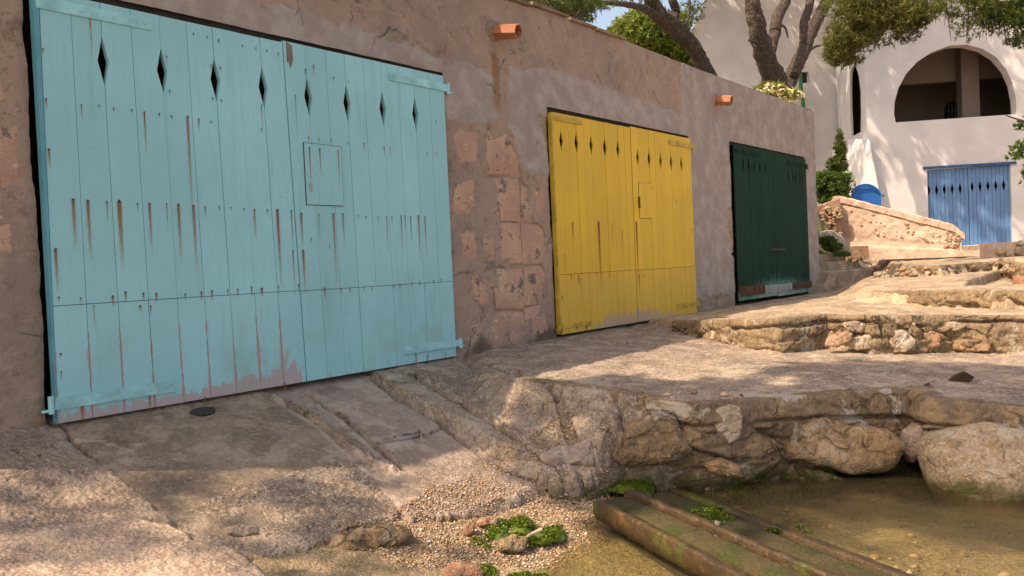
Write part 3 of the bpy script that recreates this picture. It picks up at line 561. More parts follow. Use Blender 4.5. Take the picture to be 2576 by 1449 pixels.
# rust runs and nails
def runs(dr,lst,wd=1.):
    b=MB(); nb=MB()
    for (x,y,L,w) in lst:
        p=onY(x,y); q=onY(x+L*.066,y+L); ln=max(.02,p[2]-q[2])*1.2; ww=.012*w*wd
        y0=-.0105 if (4.17<p[0]<4.53 and 1.3<p[2]<1.8) or (9.28<p[0]<9.6 and 1.3<p[2]<1.74) else -.0048
        b.add([(p[0]-ww,y0,p[2]),(p[0]+ww,y0,p[2]),(p[0]+ww*.9,y0,p[2]-ln),(p[0]-ww*.9,y0,p[2]-ln)],[(0,3,2,1)],[(0,0),(1,0),(1,1),(0,1)])
        r=.0045+.003*w; nb.add([(p[0]+r*math.cos(a),y0-.001,p[2]+r*math.sin(a)) for a in np.linspace(0,2*math.pi,7)[:-1]],[tuple(range(6))])
    o=b.go('rust_run',M['run'],dr); o['kind']='stuff'; o=nb.go('nail_heads',M['rust'],dr); o['kind']='stuff'
runs(dBL,[(183,502,110,1.1),(220,505,130,1.1),(268,508,50,.5),(299,506,150,1.7),(345,512,20,.4),(375,512,105,1.),(418,513,60,.4),(448,515,130,1.1),(486,518,150,1.1),(515,520,25,.6),(551,520,12,.5),(580,522,8,.4),(613,525,8,.5),(639,527,70,.8),(672,528,15,.5),(697,528,170,1.5),(732,530,90,.7),(139,627,95,1.),(736,630,100,.6),(362,283,95,.7),(471,294,230,.9),(499,300,28,.7),(400,287,8,.6),(431,292,10,.6),(530,306,6,.4),(204,264,40,.4),(248,266,5,.3),(285,273,8,.5),(330,277,6,.4),(115,250,25,.5),(122,376,45,.8),(107,124,12,.5),(418,142,18,.3),(426,228,12,.4),(486,85,8,.4),(549,101,10,.6),(521,93,6,.3),(609,115,8,.5),(643,121,8,.5),(670,127,8,.5),(699,134,10,.4),(657,265,60,.5),(534,247,8,.5),(556,252,8,.5),(530,164,10,.5),(553,170,10,.5),(657,325,8,.5),(225,35,110,.5),(147,748,10,.5),(202,750,20,.3),(283,745,25,.9),(315,735,25,.8),(360,738,18,.7),(392,738,22,.8),(465,740,15,.6),(506,735,20,.8),(532,732,22,.8),(572,730,15,.5),(597,728,20,.7),(632,722,22,.8),(658,726,18,1.2),(700,720,20,.5),(750,716,18,.6),(235,770,60,.3),(352,770,12,.8),(378,770,20,.5),(560,1020,22,1.),(515,1000,14,.6),(495,1045,40,.9),(580,1010,20,.7),(715,965,25,.8),(205,1005,60,1.3),(375,985,50,1.1),(435,1040,60,.6),(152,890,6,.6),(153,935,20,.3)])
runs(dBR,[(757,537,75,1.1),(762,630,95,1.4),(801,540,60,.5),(838,538,160,1.1),(862,538,70,.8),(900,542,8,.4),(920,545,8,.5),(950,545,18,.5),(972,545,80,.6),(985,545,25,.5),(1008,543,85,.8),(1018,543,30,.7),(1032,545,60,.8),(1052,543,100,1.2),(1068,545,95,.8),(776,372,90,.8),(802,375,60,.8),(848,380,80,.7),(775,345,14,.6),(801,349,10,.5),(832,352,8,.3),(875,358,8,.5),(915,362,20,.5),(965,370,18,.6),(981,372,16,.4),(1073,385,20,.4),(1098,386,10,.4),(1096,305,10,.6),(767,175,22,.7),(788,165,26,.7),(838,195,12,.6),(876,205,6,.3),(742,240,100,.4),(816,725,26,.9),(858,728,14,.5),(880,727,14,.6),(915,722,14,.5),(935,725,12,.5),(990,718,12,.5),(1005,715,16,.6),(1035,712,14,.5),(1055,708,16,.6),(1090,705,14,.5),(1108,702,16,.4),(862,1005,18,.9),(910,990,20,.9),(925,985,20,.5),(945,975,22,.7),(960,975,22,.8),(1045,880,45,1.2),(1075,895,30,.7),(1120,890,28,.5),(782,600,12,.5),(828,618,10,.4),(1135,632,12,.5)],.9)
runs(dYL,[(1505,558,150,1.8),(1440,560,40,1.),(1540,565,50,.5),(1565,580,60,.5),(1412,830,15,1.5),(1450,822,8,1.4),(1475,818,14,1.4),(1436,690,18,.7),(1455,692,24,.8),(1500,688,10,.5),(1532,688,14,.6),(1414,745,14,.8),(1414,815,12,.8),(1420,640,50,.4),(1460,700,60,.3)],1.5)
runs(dYR,[(1600,558,140,1.6),(1607,690,60,.6),(1640,470,8,.5),(1700,505,10,.6),(1740,575,14,.8),(1620,690,8,.5),(1690,358,10,.6)],1.5)
# drain spouts
tc=simple('terracotta spout',(.42,.17,.095),.8,.3,25,.2)
def spout(p,L,r):
    b=MB(); n=6; d=np.array([.16,-1,-.16]); d/=np.linalg.norm(d); a=np.cross(d,UP); a/=np.linalg.norm(a); c=np.cross(a,d); V=[]
    for k,(rr,t_) in enumerate(((r,-.1),(r*.97,L),(r*.82,L+.002),(r*.80,L-.25))):
        for i in range(n): an=2*math.pi*(i+.5)/n+.15; V.append(p+d*t_+a*rr*math.cos(an)*1.05+c*rr*.92*math.sin(an))
    Fc=[]
    for k in range(3):
        for i in range(n): Fc.append((k*n+i,k*n+(i+1)%n,(k+1)*n+(i+1)%n,(k+1)*n+i))
    Fc.append(tuple(range(3*n,4*n))); b.add(V,Fc); o=b.go('drain_spout',tc,bh)
    vv,ff=tube([p+d*-.02,p+d*.03],[r*1.5,r*1.1],12,.15,4); link('mortar_collar',vv,ff,M['concrete2'],bh,smooth=True)
spout(onY(1243,80,WY),.27,.085); spout(onY(1797,252,WY),.25,.085)

# ------------------------------------------------------------------ rocks
def rock(name,out,P,n,depth,seed,mat,label=None,cat='rock',parent=None,group=None,back=None,K=84,rings=16,amp=.05,pw=3.,boxy=2.4,fct=1.):
    P=np.array(P,float); n=np.array(n,float); n[2]=n[2] if len(n)>2 else 0; n/=np.linalg.norm(n); u=np.cross(UP,n); u/=np.linalg.norm(u); w=np.cross(n,u)
    pts=[onPl(x,y,P,n) for x,y in out]; q=np.array([(np.dot(p-P,u),np.dot(p-P,w)) for p in pts])
    a2=0; c=np.zeros(2)
    for i in range(len(q)):
        x0,y0=q[i];x1,y1=q[(i+1)%len(q)]; cr=x0*y1-x1*y0; a2+=cr; c+=np.array([x0+x1,y0+y1])*cr
    c/=3*a2; size=math.sqrt(abs(a2)/2)
    ang=np.linspace(0,2*math.pi,K,endpoint=False); rad=np.zeros(K)
    for k,an in enumerate(ang):
        d=np.array([math.cos(an),math.sin(an)]); best=0
        for i in range(len(q)):
            a=q[i]-c; e=q[(i+1)%len(q)]-q[i]; den=d[0]*e[1]-d[1]*e[0]
            if abs(den)<1e-9: continue
            t_=(a[0]*e[1]-a[1]*e[0])/den; s=(a[0]*d[1]-a[1]*d[0])/den
            if t_>0 and -1e-6<=s<=1+1e-6: best=max(best,t_)
        rad[k]=best
    rad=(np.roll(rad,1)+2*rad+np.roll(rad,-1))/4
    V=[];back=back or depth
    rr=np.concatenate([np.linspace(0,.8,rings//2,endpoint=False),1-(1-np.linspace(0,1,rings//2+1))**2*.2]); rr=rr[1:]
    prof=lambda r:(1-r**pw)**(1/boxy)
    V.append([c[0],c[1],depth])
    for r in rr:
        for k in range(K): V.append([c[0]+rad[k]*r*math.cos(ang[k]),c[1]+rad[k]*r*math.sin(ang[k]),depth*prof(min(r,1))])
    nf=len(rr)
    rb=rr[:-1][::-3]
    for r in rb:
        for k in range(K): V.append([c[0]+rad[k]*r*math.cos(ang[k]),c[1]+rad[k]*r*math.sin(ang[k]),-back*prof(r)])
    V.append([c[0],c[1],-back]); V=np.array(V)
    Wd=P+V[:,:1]*u+V[:,1:2]*w+V[:,2:3]*n
    nn=fbm(Wd,1.1/size,5,seed); n3=fbm(Wd,2.6/size,4,seed+5,True); n4=fbm(Wd,8/size,3,seed+9); Wd=Wd+n*(amp*size*4*(nn*.6+n3*.25+n4*.12))[:,None]+(n*size*.11*facet(Wd,2.2/size,seed)[0][:,None]+n*size*.05*facet(Wd,5.5/size,seed+4)[0][:,None])*fct+(u*fbm(Wd,3/size,4,seed+2)[:,None]+w*fbm(Wd,3/size,4,seed+3)[:,None])*size*.10
    Fc=[(0,1+k,1+(k+1)%K) for k in range(K)]; tot=nf+len(rb)
    for i in range(tot-1):
        for k in range(K): Fc.append((1+i*K+k,1+(i+1)*K+k,1+(i+1)*K+(k+1)%K,1+i*K+(k+1)%K))
    L=len(Wd)-1; Fc+=[(L,1+(tot-1)*K+(k+1)%K,1+(tot-1)*K+k) for k in range(K)]
    return link(name,Wd,Fc,mat,parent,smooth=K>20,label=label,cat=cat if parent is None else None,group=group)
def voro(p,s):
    i0=np.floor(p).astype(np.int64); d1=np.full(p.shape[:-1],9.); d2=d1.copy(); cid=np.zeros(p.shape[:-1])
    for a in (-1,0,1):
        for b in (-1,0,1):
            for c in (-1,0,1):
                i=i0+np.array([a,b,c]); q=[hsh(i[...,0],i[...,1],i[...,2],s+k) for k in range(4)]
                d=np.sqrt(sum((i[...,k]+.5+.8*(q[k]-.5)-p[...,k])**2 for k in range(3)))
                m=d<d1; d2=np.where(m,d1,np.minimum(d2,d)); cid=np.where(m,q[3],cid); d1=np.where(m,d,d1)
    return d1,d2,cid
def face_strip(name,path,ztop,zbot,mat,seed,sc=(2.4,2.4,5.),res=.013,vs=.016,blk=.05,crev=.06,bulge=.06,inset=.04,out=.0,lipw=.10,cap=0.,fade=0.):
    path=np.array(path); seg=np.r_[0,np.cumsum(np.hypot(*np.diff(path,axis=0).T))]; n=int(seg[-1]/res); s=np.linspace(0,seg[-1],n)
    X=np.interp(s,seg,path[:,0]);Y=np.interp(s,seg,path[:,1]); k=9
    ker=np.ones(k)/k; Xs=np.convolve(np.pad(X,k//2,'edge'),ker,'valid');Ys=np.convolve(np.pad(Y,k//2,'edge'),ker,'valid')
    tx=np.gradient(Xs);ty=np.gradient(Ys); l=np.hypot(tx,ty); nx_,ny_=ty/l,-tx/l
    sg=np.sign((nx_*(-.8)+ny_*(-.3)).mean()); nx_*=sg;ny_*=sg
    zt=ztop(X,Y); m=int((zt.max()-zbot)/vs); t_=np.linspace(0,1,m)
    ml=6; # rows reaching back over the top
    rows=[]
    for j in range(ml):
        a=(ml-j)/ml; off=-lipw*a-inset*0; rows.append((off+out,zt+.004-.0*a))
    for tt in t_: rows.append((out+bulge*np.sin(min(tt*1.15,1)*math.pi)**.8-.10*np.clip(tt-.75,0,1)*2*bulge/.06*.3, zt-(zt-zbot)*tt))
    P=np.array([np.stack([X+nx_*o_,Y+ny_*o_,zz+0*X],-1) for o_,zz in rows])  # m,n,3
    w=np.ones(len(rows)); w[:ml]=np.linspace(0,.35,ml); w[ml:ml+5]=np.linspace(.4,1,5)
    wv=.10*np.stack([fbm(P,3.,3,seed),fbm(P,3.,3,seed+1),fbm(P,3.,3,seed+2)],-1)
    f1,e1_=facet(P+wv,sc,seed); f2,e2_=facet(P+wv,np.array(sc)*2.7,seed+3)
    gate=np.clip((fbm(P,1.1,3,seed+7)+.5)*3,0,1)*np.clip((zt[None]-P[...,2]-cap)/.03,0,1); g2=np.clip((zt[None]-P[...,2]-.03)/.05,0,1)
    cl=np.exp(-((zt[None]-P[...,2]-cap-.05*fbm(P,2.,4,seed+9))/.013)**2)*np.clip((fbm(P,.9,2,seed+10)+.35)*4,0,1)*(cap>0)
    disp=blk*1.6*f1*gate-crev*(1-e1_)**2*gate+.028*f2*g2-.02*(1-e2_)**2*gate-.07*cl+.03*fbm(P,3.5,5,seed+3)+.012*fbm(P*[1,1,2.2],11,4,seed+4,True)+.010*fbm(P,32,3,seed+5,True)
    fi_=np.clip((s-.75)/fade,0,1) if fade else np.ones_like(s); fi_=fi_*fi_*(3-2*fi_)
    hang=out+bulge*.9; P[...,0]-=nx_*hang*(1-fi_);P[...,1]-=ny_*hang*(1-fi_)
    disp=disp*w[:,None]*(.35+.65*fi_)
    P[...,0]+=nx_*disp;P[...,1]+=ny_*disp; P[...,2]+=(.012*fbm(P,6,4,seed+6))*w[:,None]
    P[:ml,:,2]+=.006*fbm(P[:ml],20,2,seed+8)
    P[0,:,2]-=.05
    M_,N_=P.shape[:2]; vi=np.arange(M_*N_).reshape(M_,N_); f=np.stack([vi[:-1,:-1],vi[1:,:-1],vi[1:,1:],vi[:-1,1:]],-1).reshape(-1,4)
    c=P.reshape(-1,3); a=c[f[:,0]];nrm=np.cross(c[f[:,1]]-a,c[f[:,3]]-a); 
    if (nrm[:,0]*(-.8)+nrm[:,1]*(-.4)).mean()<0: f=f[:,::-1]
    return link(name,c,f,mat,smooth=True,kind='structure',origin=np.array([0,0,0.]))
zP1=lambda X,Y:np.maximum(.06*Y,-.32)+.02*fbm(P3(X,Y),.7,3,43)
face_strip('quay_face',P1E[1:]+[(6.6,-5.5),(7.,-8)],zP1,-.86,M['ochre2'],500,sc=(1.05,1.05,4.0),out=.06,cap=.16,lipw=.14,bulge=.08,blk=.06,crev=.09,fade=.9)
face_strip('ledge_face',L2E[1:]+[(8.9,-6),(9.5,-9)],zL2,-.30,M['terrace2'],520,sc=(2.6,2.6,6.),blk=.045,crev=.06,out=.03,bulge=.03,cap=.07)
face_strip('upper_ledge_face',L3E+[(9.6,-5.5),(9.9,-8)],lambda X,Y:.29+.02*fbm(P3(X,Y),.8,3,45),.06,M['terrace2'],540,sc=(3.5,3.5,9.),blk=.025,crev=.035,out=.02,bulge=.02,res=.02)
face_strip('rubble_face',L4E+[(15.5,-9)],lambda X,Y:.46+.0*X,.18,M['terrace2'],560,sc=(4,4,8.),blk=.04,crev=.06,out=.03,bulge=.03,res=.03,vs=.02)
def ed(x,y,a=0,b=.06): return onP(x,y,a,b)
TC=np.array([-.80,-.42,.12])   # facing of the quay face
def shift(P,d): n=TC.copy(); n[2]=0; n/=np.linalg.norm(n); return np.array(P)+n*d
rock('boulder',[(2318,1120),(2345,1085),(2420,1068),(2520,1072),(2640,1110),(2720,1180),(2720,1290),(2640,1340),(2560,1335),(2480,1322),(2400,1290),(2345,1240),(2315,1190)],shift(ed(2500,1020),.10),TC,.34,11,M['boulder'],'big rounded pale grey boulder at the water edge under the concrete slab','boulder',amp=.035,pw=2.8,K=150,rings=34,fct=.7)
rock('rock',[(1872,1052),(1960,1050),(2060,1058),(2160,1068),(2240,1085),(2275,1110),(2268,1160),(2235,1190),(2150,1186),(2030,1160),(1940,1140),(1865,1120),(1862,1080)],shift(ed(2050,988),.07),TC,.10,12,M['ochre'],'long brown stone slab wedged in the quay face below the platform edge','rock',K=150,rings=34,amp=.02,pw=10,boxy=3.)
rock('rock',[(1795,1030),(1830,1018),(1862,1024),(1868,1060),(1862,1105),(1835,1118),(1800,1090),(1788,1055)],shift(ed(1830,1003),.10),TC,.05,13,M['greyrock'],'small pale grey stone with a dark crack on its right side in the quay face','rock',amp=.03,pw=8,boxy=3,K=110,rings=24)
rock('rock',[(2270,1085),(2300,1065),(2345,1062),(2350,1080),(2318,1110),(2308,1150),(2285,1165),(2262,1130)],shift(ed(2300,985),.10),TC,.12,14,M['rough'],'knobbly pinkish stone between the brown slab and the big boulder','rock',amp=.05)
rock('rock',[(1570,1090),(1600,1050),(1660,1035),(1700,1050),(1735,1100),(1738,1135),(1690,1160),(1620,1172),(1560,1165),(1540,1140)],shift(ed(1640,1003),.06),TC,.16,15,M['ochre2'],'rounded brown rock hump at the inner corner of the pool','rock',K=140,rings=30,amp=.03,pw=5)
rock('rock',[(1730,1128),(1800,1120),(1900,1150),(2000,1172),(2120,1192),(2250,1196),(2335,1210),(2345,1262),(2280,1258),(2180,1258),(2090,1240),(2000,1215),(1900,1192),(1800,1170),(1740,1150)],shift(ed(2050,988),.02),TC,.17,16,M['ochre'],'wet weedy rock shelf along the waterline under the brown slab','rock',K=170,rings=30,amp=.02,pw=7,fct=1.4)
rock('rock',[(1400,1125),(1480,1105),(1545,1125),(1552,1175),(1500,1182),(1440,1172),(1395,1185),(1350,1150)],onP(1470,1170,-.02,.255)+np.array([0,0,-.03]),(-.5,-.8,.5),.05,17,M['concrete2'],'undercut concrete nose where the slipway strip ends over the gravel','rock',amp=.02)
rock('rock',[(820,1385),(850,1350),(930,1320),(1000,1318),(1040,1350),(1035,1380),(980,1390),(930,1420),(870,1440),(830,1430)],onZ(930,1390,-.62) if False else onP(930,1385,-.64),(-.45,-.7,.45),.10,18,M['ochre'],'pitted ochre rock crumbling at the foot of the ramp','rock',amp=.06)
rock('rock',[(560,1330),(600,1318),(650,1325),(655,1345),(610,1352),(570,1348)],onP(600,1345,-.36),(-.4,-.8,.3),.03,19,M['rough'],'small pinkish stone lying on the ramp beside the front slab','rock',amp=.05)
rock('rock',[(1770,1160),(1810,1150),(1860,1170),(1870,1200),(1830,1200),(1780,1185)],shift(ed(1830,1003),.14),TC,.08,20,M['ochre'],'small mossy stone at the waterline below the pale grey stone','rock',amp=.05)
# rubble under the ledge in front of the green door
def ed2(x): return onP(x,888,0,.06)
L2n=np.array([-.9,-.3,.2])
rl=[([(2205,850),(2225,832),(2270,828),(2295,850),(2308,862),(2300,885),(2240,892),(2215,880)],'greyrock',.10,'rounded pale stone at the middle of the ledge wall'),
([(2125,865),(2150,848),(2190,842),(2200,860),(2190,880),(2150,882)],'greyrock',.06,'flat pale rubble stone low in the ledge wall left of the rounded one'),
([(2078,850),(2110,835),(2150,838),(2140,858),(2105,872),(2075,872)],'redrock',.05,'reddish rubble stone at the left end of the ledge wall'),
([(2188,845),(2202,838),(2212,850),(2208,872),(2194,872)],'greyrock',.05,'narrow upright stone left of the rounded pale one'),
([(2300,838),(2345,830),(2370,845),(2365,872),(2320,880),(2305,860)],'redrock',.05,'orange brown stone right of the rounded pale one'),
([(2385,850),(2430,838),(2480,842),(2500,860),(2490,884),(2420,888),(2385,880)],'ochre',.07,'wide ochre stone in the right half of the ledge wall'),
([(2330,815),(2400,808),(2440,820),(2400,835),(2350,832)],'terrace',.05,'flat slab of stone below the ledge lip'),
([(2210,815),(2260,806),(2310,812),(2290,826),(2230,828)],'terrace',.05,'thin grey slab above the rounded pale stone'),
([(2500,855),(2540,845),(2600,850),(2610,885),(2520,890)],'greyrock',.07,'pitted grey stone at the right edge of the ledge wall'),
([(2450,812),(2500,805),(2560,812),(2580,835),(2500,842),(2460,835)],'ochre',.05,'brown stone under the lip near the right edge'),
([(2118,812),(2150,806),(2180,815),(2170,838),(2130,832)],'platform',.04,'dark grey stone high in the ledge wall'),
([(1840,848),(1865,836),(1885,842),(1890,858),(1855,856)],'greyrock',.05,'dull grey stone lying in the gap under the rounded ledge'),
([(1895,850),(1915,844),(1925,856),(1905,862)],'greyrock',.04,'small pale stone lying right of the dull grey one')]
for i,(o_,mt,dp,lb) in enumerate(rl):
    xm_=sum(q[0] for q in o_)/len(o_); base=onP(xm_,868 if xm_<1950 else 888,0,.06)
    rock('ledge_stone',o_,base+np.array([.05,0,.1]),L2n,dp*.75,40+i,M[mt],lb,'stone',group='stones in the wall of the lower ledge',K=60,rings=14,amp=.04,pw=6,boxy=2.6)
# pebbles: gravel beach
def pebbles(name,N,fn,s0,s1,mat,label,cat='gravel'):
    ico=[(0,0,1),(.9,0,.2),(.2,.85,.3),(-.8,.5,.1),(-.7,-.6,.2),(.3,-.9,.15),(0,0,-.6)]; fc=[(0,1,2),(0,2,3),(0,3,4),(0,4,5),(0,5,1),(6,2,1),(6,3,2),(6,4,3),(6,5,4),(6,1,5)]
    P=fn(N); N=len(P); sz=s0*(s1/s0)**(RNG.random(N)**2.2); an=RNG.random(N)*6.28; base=np.array(ico)
    V=np.tile(base,(N,1,1))*(1+RNG.uniform(-.25,.25,(N,7,1))); V=V*np.stack([sz,sz*RNG.uniform(.6,1,N),sz*RNG.uniform(.4,.75,N)],-1)[:,None]
    c,s=np.cos(an)[:,None],np.sin(an)[:,None]; X=V[...,0]*c-V[...,1]*s; Y=V[...,0]*s+V[...,1]*c; V=np.stack([X,Y,V[...,2]],-1)+P[:,None]
    Fc=(np.array(fc)[None]+np.arange(N)[:,None,None]*7).reshape(-1,3); rn=np.repeat(RNG.random(N),7)
    return link(name,V.reshape(-1,3),Fc,mat,attrs=dict(rnd=rn),kind='stuff',label=label,cat=cat)
t=NT('mixed pebbles'); r=t.attr('rnd'); col=t.mix(t.ramp(r,.0,.5),(.20,.12,.06),(.42,.265,.165)); col=t.mix(t.ramp(r,.5,.85),col,(.54,.38,.26)); col=t.mix(t.ramp(r,.93,.97),col,(.68,.60,.50)); t.bsdf(col,.8); M['peb']=t.m
def area(poly,jit=0):
    def fn(N):
        pl=np.array(poly); lo,hi=pl.min(0),pl.max(0); X=RNG.uniform(lo[0],hi[0],N*3);Y=RNG.uniform(lo[1],hi[1],N*3); d=sdf(pl,X,Y)+.12*fbm(P3(X,Y),3,3,8); k=d<0; X,Y=X[k][:N],Y[k][:N]
        Z,ix=height(X,Y); return np.stack([X,Y,Z+.002],-1)
    return fn
pebbles('gravel',16000,area(px([(1080,1290),(1180,1270),(1330,1200),(1420,1190),(1560,1200),(1530,1260),(1500,1330),(1400,1400),(1000,1449),(860,1400),(1000,1340)],-.68)),.004,.014,M['peb'],'loose pinkish gravel beach between the ramp and the water')
pebbles('gravel',5000,area(px([(1040,1200),(1380,1080),(1450,1190),(1330,1240),(1180,1290),(1040,1290)],-.5)),.003,.008,M['peb'],'fine grit washed over the lower end of the ramp')
pebbles('gravel',420,area([(5.5,-2.3),(5.7,-4.2),(5.,-5.),(3.6,-5.2),(3.4,-4.),(4.2,-2.5),(4.8,-2.1)]),.012,.055,M['peb'],'scattered stones on the bed of the pool')
pebbles('gravel',900,area([(2.4,-.1),(16,-.1),(16,-3.5),(8,-4.5),(6,-4.),(5.8,-.8),(5,-.5),(3.8,-1.2),(2.5,-1.3)]),.004,.014,M['peb'],'scattered bits of stone lying about the ramps and ledges')

# ------------------------------------------------------------------ beams in the water
t=NT('waterlogged weedy timber'); v=t.scale(t.pos,(1,1,1)); n=t.noise(7,6,.65); col=t.mix(t.ramp(n,.35,.65),(.045,.027,.012),(.075,.042,.016)); col=t.mix(t.ramp(t.noise(12,5,.7),.55,.65),col,(.13,.065,.02)); col=t.mix(t.ramp(t.noise(2.2,6,.7),.52,.64,0,.7),col,(.09,.11,.015))
t.bsdf(col,.45,t.bump(t.math('ADD',t.noise(16,5,.7),n),.8,.02),.5); M['timber']=t.m
def bar(name,A,B,w,h,seed,mat,label,cat,parent=None):
    A=np.array(A,float);B=np.array(B,float); d=B-A; L=np.linalg.norm(d); d/=L; a=np.cross(UP,d); a/=np.linalg.norm(a); c=np.cross(d,a); n=int(L/.03); V=[];
    pr=[(-.5,-.5),(-.5,.0),(-.5,.4),(-.38,.5),(.38,.5),(.5,.4),(.5,.0),(.5,-.5)]; K=len(pr)
    for i in range(n+1):
        s=i/n; tp=min(1,.75+s*L/.06*.25)
        for x,y in pr: V.append(A+d*L*s+a*w*x*tp+c*h*y*tp)
    V=np.array(V); V+=np.stack([fbm(V,9,4,seed),fbm(V,9,4,seed+1),fbm(V,9,4,seed+2)],-1)*.007; V-=np.abs(np.stack([fbm(V,16,3,seed+3)]*3,-1))*.012*np.array([0,0,1])
    Fc=[(i*K+k,i*K+(k+1)%K,(i+1)*K+(k+1)%K,(i+1)*K+k) for i in range(n) for k in range(K)]+[tuple(range(K))[::-1],tuple(n*K+k for k in range(K))]
    return link(name,V,Fc,mat,parent,smooth=True,label=label,cat=cat)
gp='weedy slipway beams running into the water'
o=bar('slipway_beam',onP(1500,1275,-.62),onP(1500,1275,-.62)+(onP(1870,1475,-.62)-onP(1500,1275,-.62))*2.2,.05,.11,61,M['timber'],'nearest slipway beam, with a blunt raised end on the gravel','beam'); o['group']=gp
o=bar('slipway_beam',onP(1575,1250,-.62),onP(1575,1250,-.62)+(onP(2030,1449,-.66)-onP(1575,1250,-.62))*2.2,.05,.12,64,M['timber'],'middle slipway beam sinking into the water beside a small wooden peg','beam'); o['group']=gp
o=bar('slipway_beam',onP(1690,1240,-.755),onP(1690,1240,-.755)+(onP(2230,1449,-.76)-onP(1690,1240,-.755))*2.0,.07,.09,67,M['timber'],'farthest slipway beam, mossy and half under water','beam'); o['group']=gp
cm=rocky('weedy slipway concrete',(.055,.038,.018),(.085,.06,.026),(.05,.055,.012),speck=0.17,bump=.6,fine=60)
o=bar('slipway_floor',onP(1545,1268,-.64),onP(1545,1268,-.64)+(onP(1990,1475,-.67)-onP(1545,1268,-.64))*2.,.17,.09,70,cm,'silted strip of concrete between the nearest and middle slipway beams','slipway')
o=bar('slipway_floor',onP(1640,1250,-.73),onP(1640,1250,-.73)+(onP(2120,1449,-.76)-onP(1640,1250,-.73))*2.,.2,.07,73,cm,'sunken strip of concrete between the middle and farthest slipway beams','slipway')
vv,ff=tube([onP(1805,1385,-.66),onP(1803,1360,-.66)+np.array([0,0,.03]),onP(1808,1345,-.64)+np.array([0,0,.07])],[.012,.014,.018],8,.2,3); link('wooden_peg',vv,ff,M['wood'],label='short bleached wooden peg stuck upright beside the middle beam',cat='peg',smooth=True)

# ------------------------------------------------------------------ algae
t=NT('bright green algae'); n=t.attr('rnd'); col=t.mix(t.ramp(n,0,1),(.07,.11,.010),(.20,.26,.03)); t.bsdf(col,.5,None,.4); M['algae']=t.m
def algae(spots,label,N0=700,hgt=.05):
    V=[];Fc=[];rn=[]
    for (x,y,rx,ry,zz) in spots:
        c=onP(x,y,zz); ex=onP(x+rx,y,zz)-c; ey=(onP(x,y+ry,zz)-c)*1.25; n=int(3.4*N0*rx/40)
        for k in range(n):
            a=random.uniform(0,6.28); r=math.sqrt(random.random()); p=c+ex*r*math.cos(a)+ey*r*math.sin(a)
            if vn(np.array([[p[0]*14,p[1]*14,0.]]),12)[0]<-.25: continue
            hh=hgt*.6*(1-r*r)*random.uniform(.4,1.1); p=p+UP*hh
            m_=len(V); d=np.array([random.gauss(0,1) for _ in range(3)]); d[2]*=.5; d/=np.linalg.norm(d); e=np.cross(d,[random.random(),random.random(),1]); e/=np.linalg.norm(e); s=random.uniform(.003,.0085)
            V+=[p,p+d*s*1.6,p+(d*.7+e)*s]; Fc.append((m_,m_+1,m_+2)); q=random.random(); rn+=[q]*3
        # lump below
        if zz<-.695: continue
        an=np.linspace(0,6.28,13)[:-1]; m_=len(V); V.append(c+UP*hgt*.4); rn.append(.1)
        for fr,hz in ((.55,.5),(.9,.0)):
            for a in an: V.append(c+ex*fr*math.cos(a)*random.uniform(.75,1.05)+ey*fr*math.sin(a)*random.uniform(.75,1.05)+UP*(hgt*.6*hz-.015*(hz==0))); rn.append(.12)
        for k in range(12): Fc.append((m_,m_+1+k,m_+1+(k+1)%12)); 
        for k in range(12): Fc.append((m_+1+k,m_+13+k,m_+13+(k+1)%12)); Fc.append((m_+1+k,m_+13+(k+1)%12,m_+1+(k+1)%12))
    link('algae',V,Fc,M['algae'],attrs=dict(rnd=rn),kind='stuff',label=label,cat='algae')
algae([(1195,1365,50,28,-.69),(1250,1335,45,28,-.68),(1310,1325,36,24,-.68),(1165,1380,30,16,-.70),(1300,1352,30,12,-.69)],'bright green algae mat on stones in the middle of the gravel',1500,.05)
algae([(1370,1345,35,20,-.69),(1400,1340,30,18,-.69),(1330,1355,26,16,-.69)],'small green algae clumps right of the large mat',1300,.035)
algae([(985,1410,45,16,-.68),(1015,1420,45,14,-.69),(960,1400,25,10,-.68)],'ragged green algae strip low on the gravel near the crumbling rock',1300,.03)
algae([(1580,1218,62,18,-.69),(1620,1228,26,22,-.69),(1530,1215,45,9,-.69)],'vivid green algae on the inner end of the slipway beams',1500,.035)
algae([(1210,1440,40,18,-.7),(1330,1455,60,14,-.7)],'green algae tufts at the very front of the gravel',1100,.025)
algae([(1850,1225,50,25,-.745),(1830,1245,55,18,-.75)],'submerged green algae patch in the still pool',1100,.02)
algae([(1790,1290,55,14,-.71),(1840,1315,60,14,-.72),(1905,1308,40,15,-.715),(1970,1325,50,10,-.72),(1630,1322,40,9,-.69),(1750,1360,50,8,-.69),(2030,1345,40,8,-.725)],'green algae lines growing along the slipway beams',1100,.02)
dk=simple('dark damp stone',(.045,.038,.034),.8,.6,30,.3)
rock('rock',[(1250,1362),(1290,1345),(1330,1350),(1325,1385),(1280,1395),(1252,1388)],onP(1290,1385,-.69),(-.5,-.7,.6),.03,24,M['ochre'],'ochre stone half buried under the large algae mat','rock',K=40,rings=8)
rock('rock',[(1160,1330),(1175,1315),(1195,1320),(1195,1345),(1170,1350)],onP(1180,1345,-.66),(-.5,-.7,.6),.025,25,M['redrock'],'small dark red stone left of the large algae mat','rock',K=40,rings=8)
rock('rock',[(1195,1312),(1230,1298),(1260,1305),(1250,1325),(1205,1325)],onP(1230,1322,-.66),(-.5,-.7,.6),.025,26,M['redrock'],'brick red stone behind the large algae mat','rock',K=40,rings=8)
rock('rock',[(1110,1425),(1160,1415),(1210,1430),(1220,1470),(1110,1470)],onP(1160,1449,-.68),(-.5,-.7,.6),.03,27,M['redrock'],'reddish stone at the front below the algae strip','rock',K=40,rings=8)
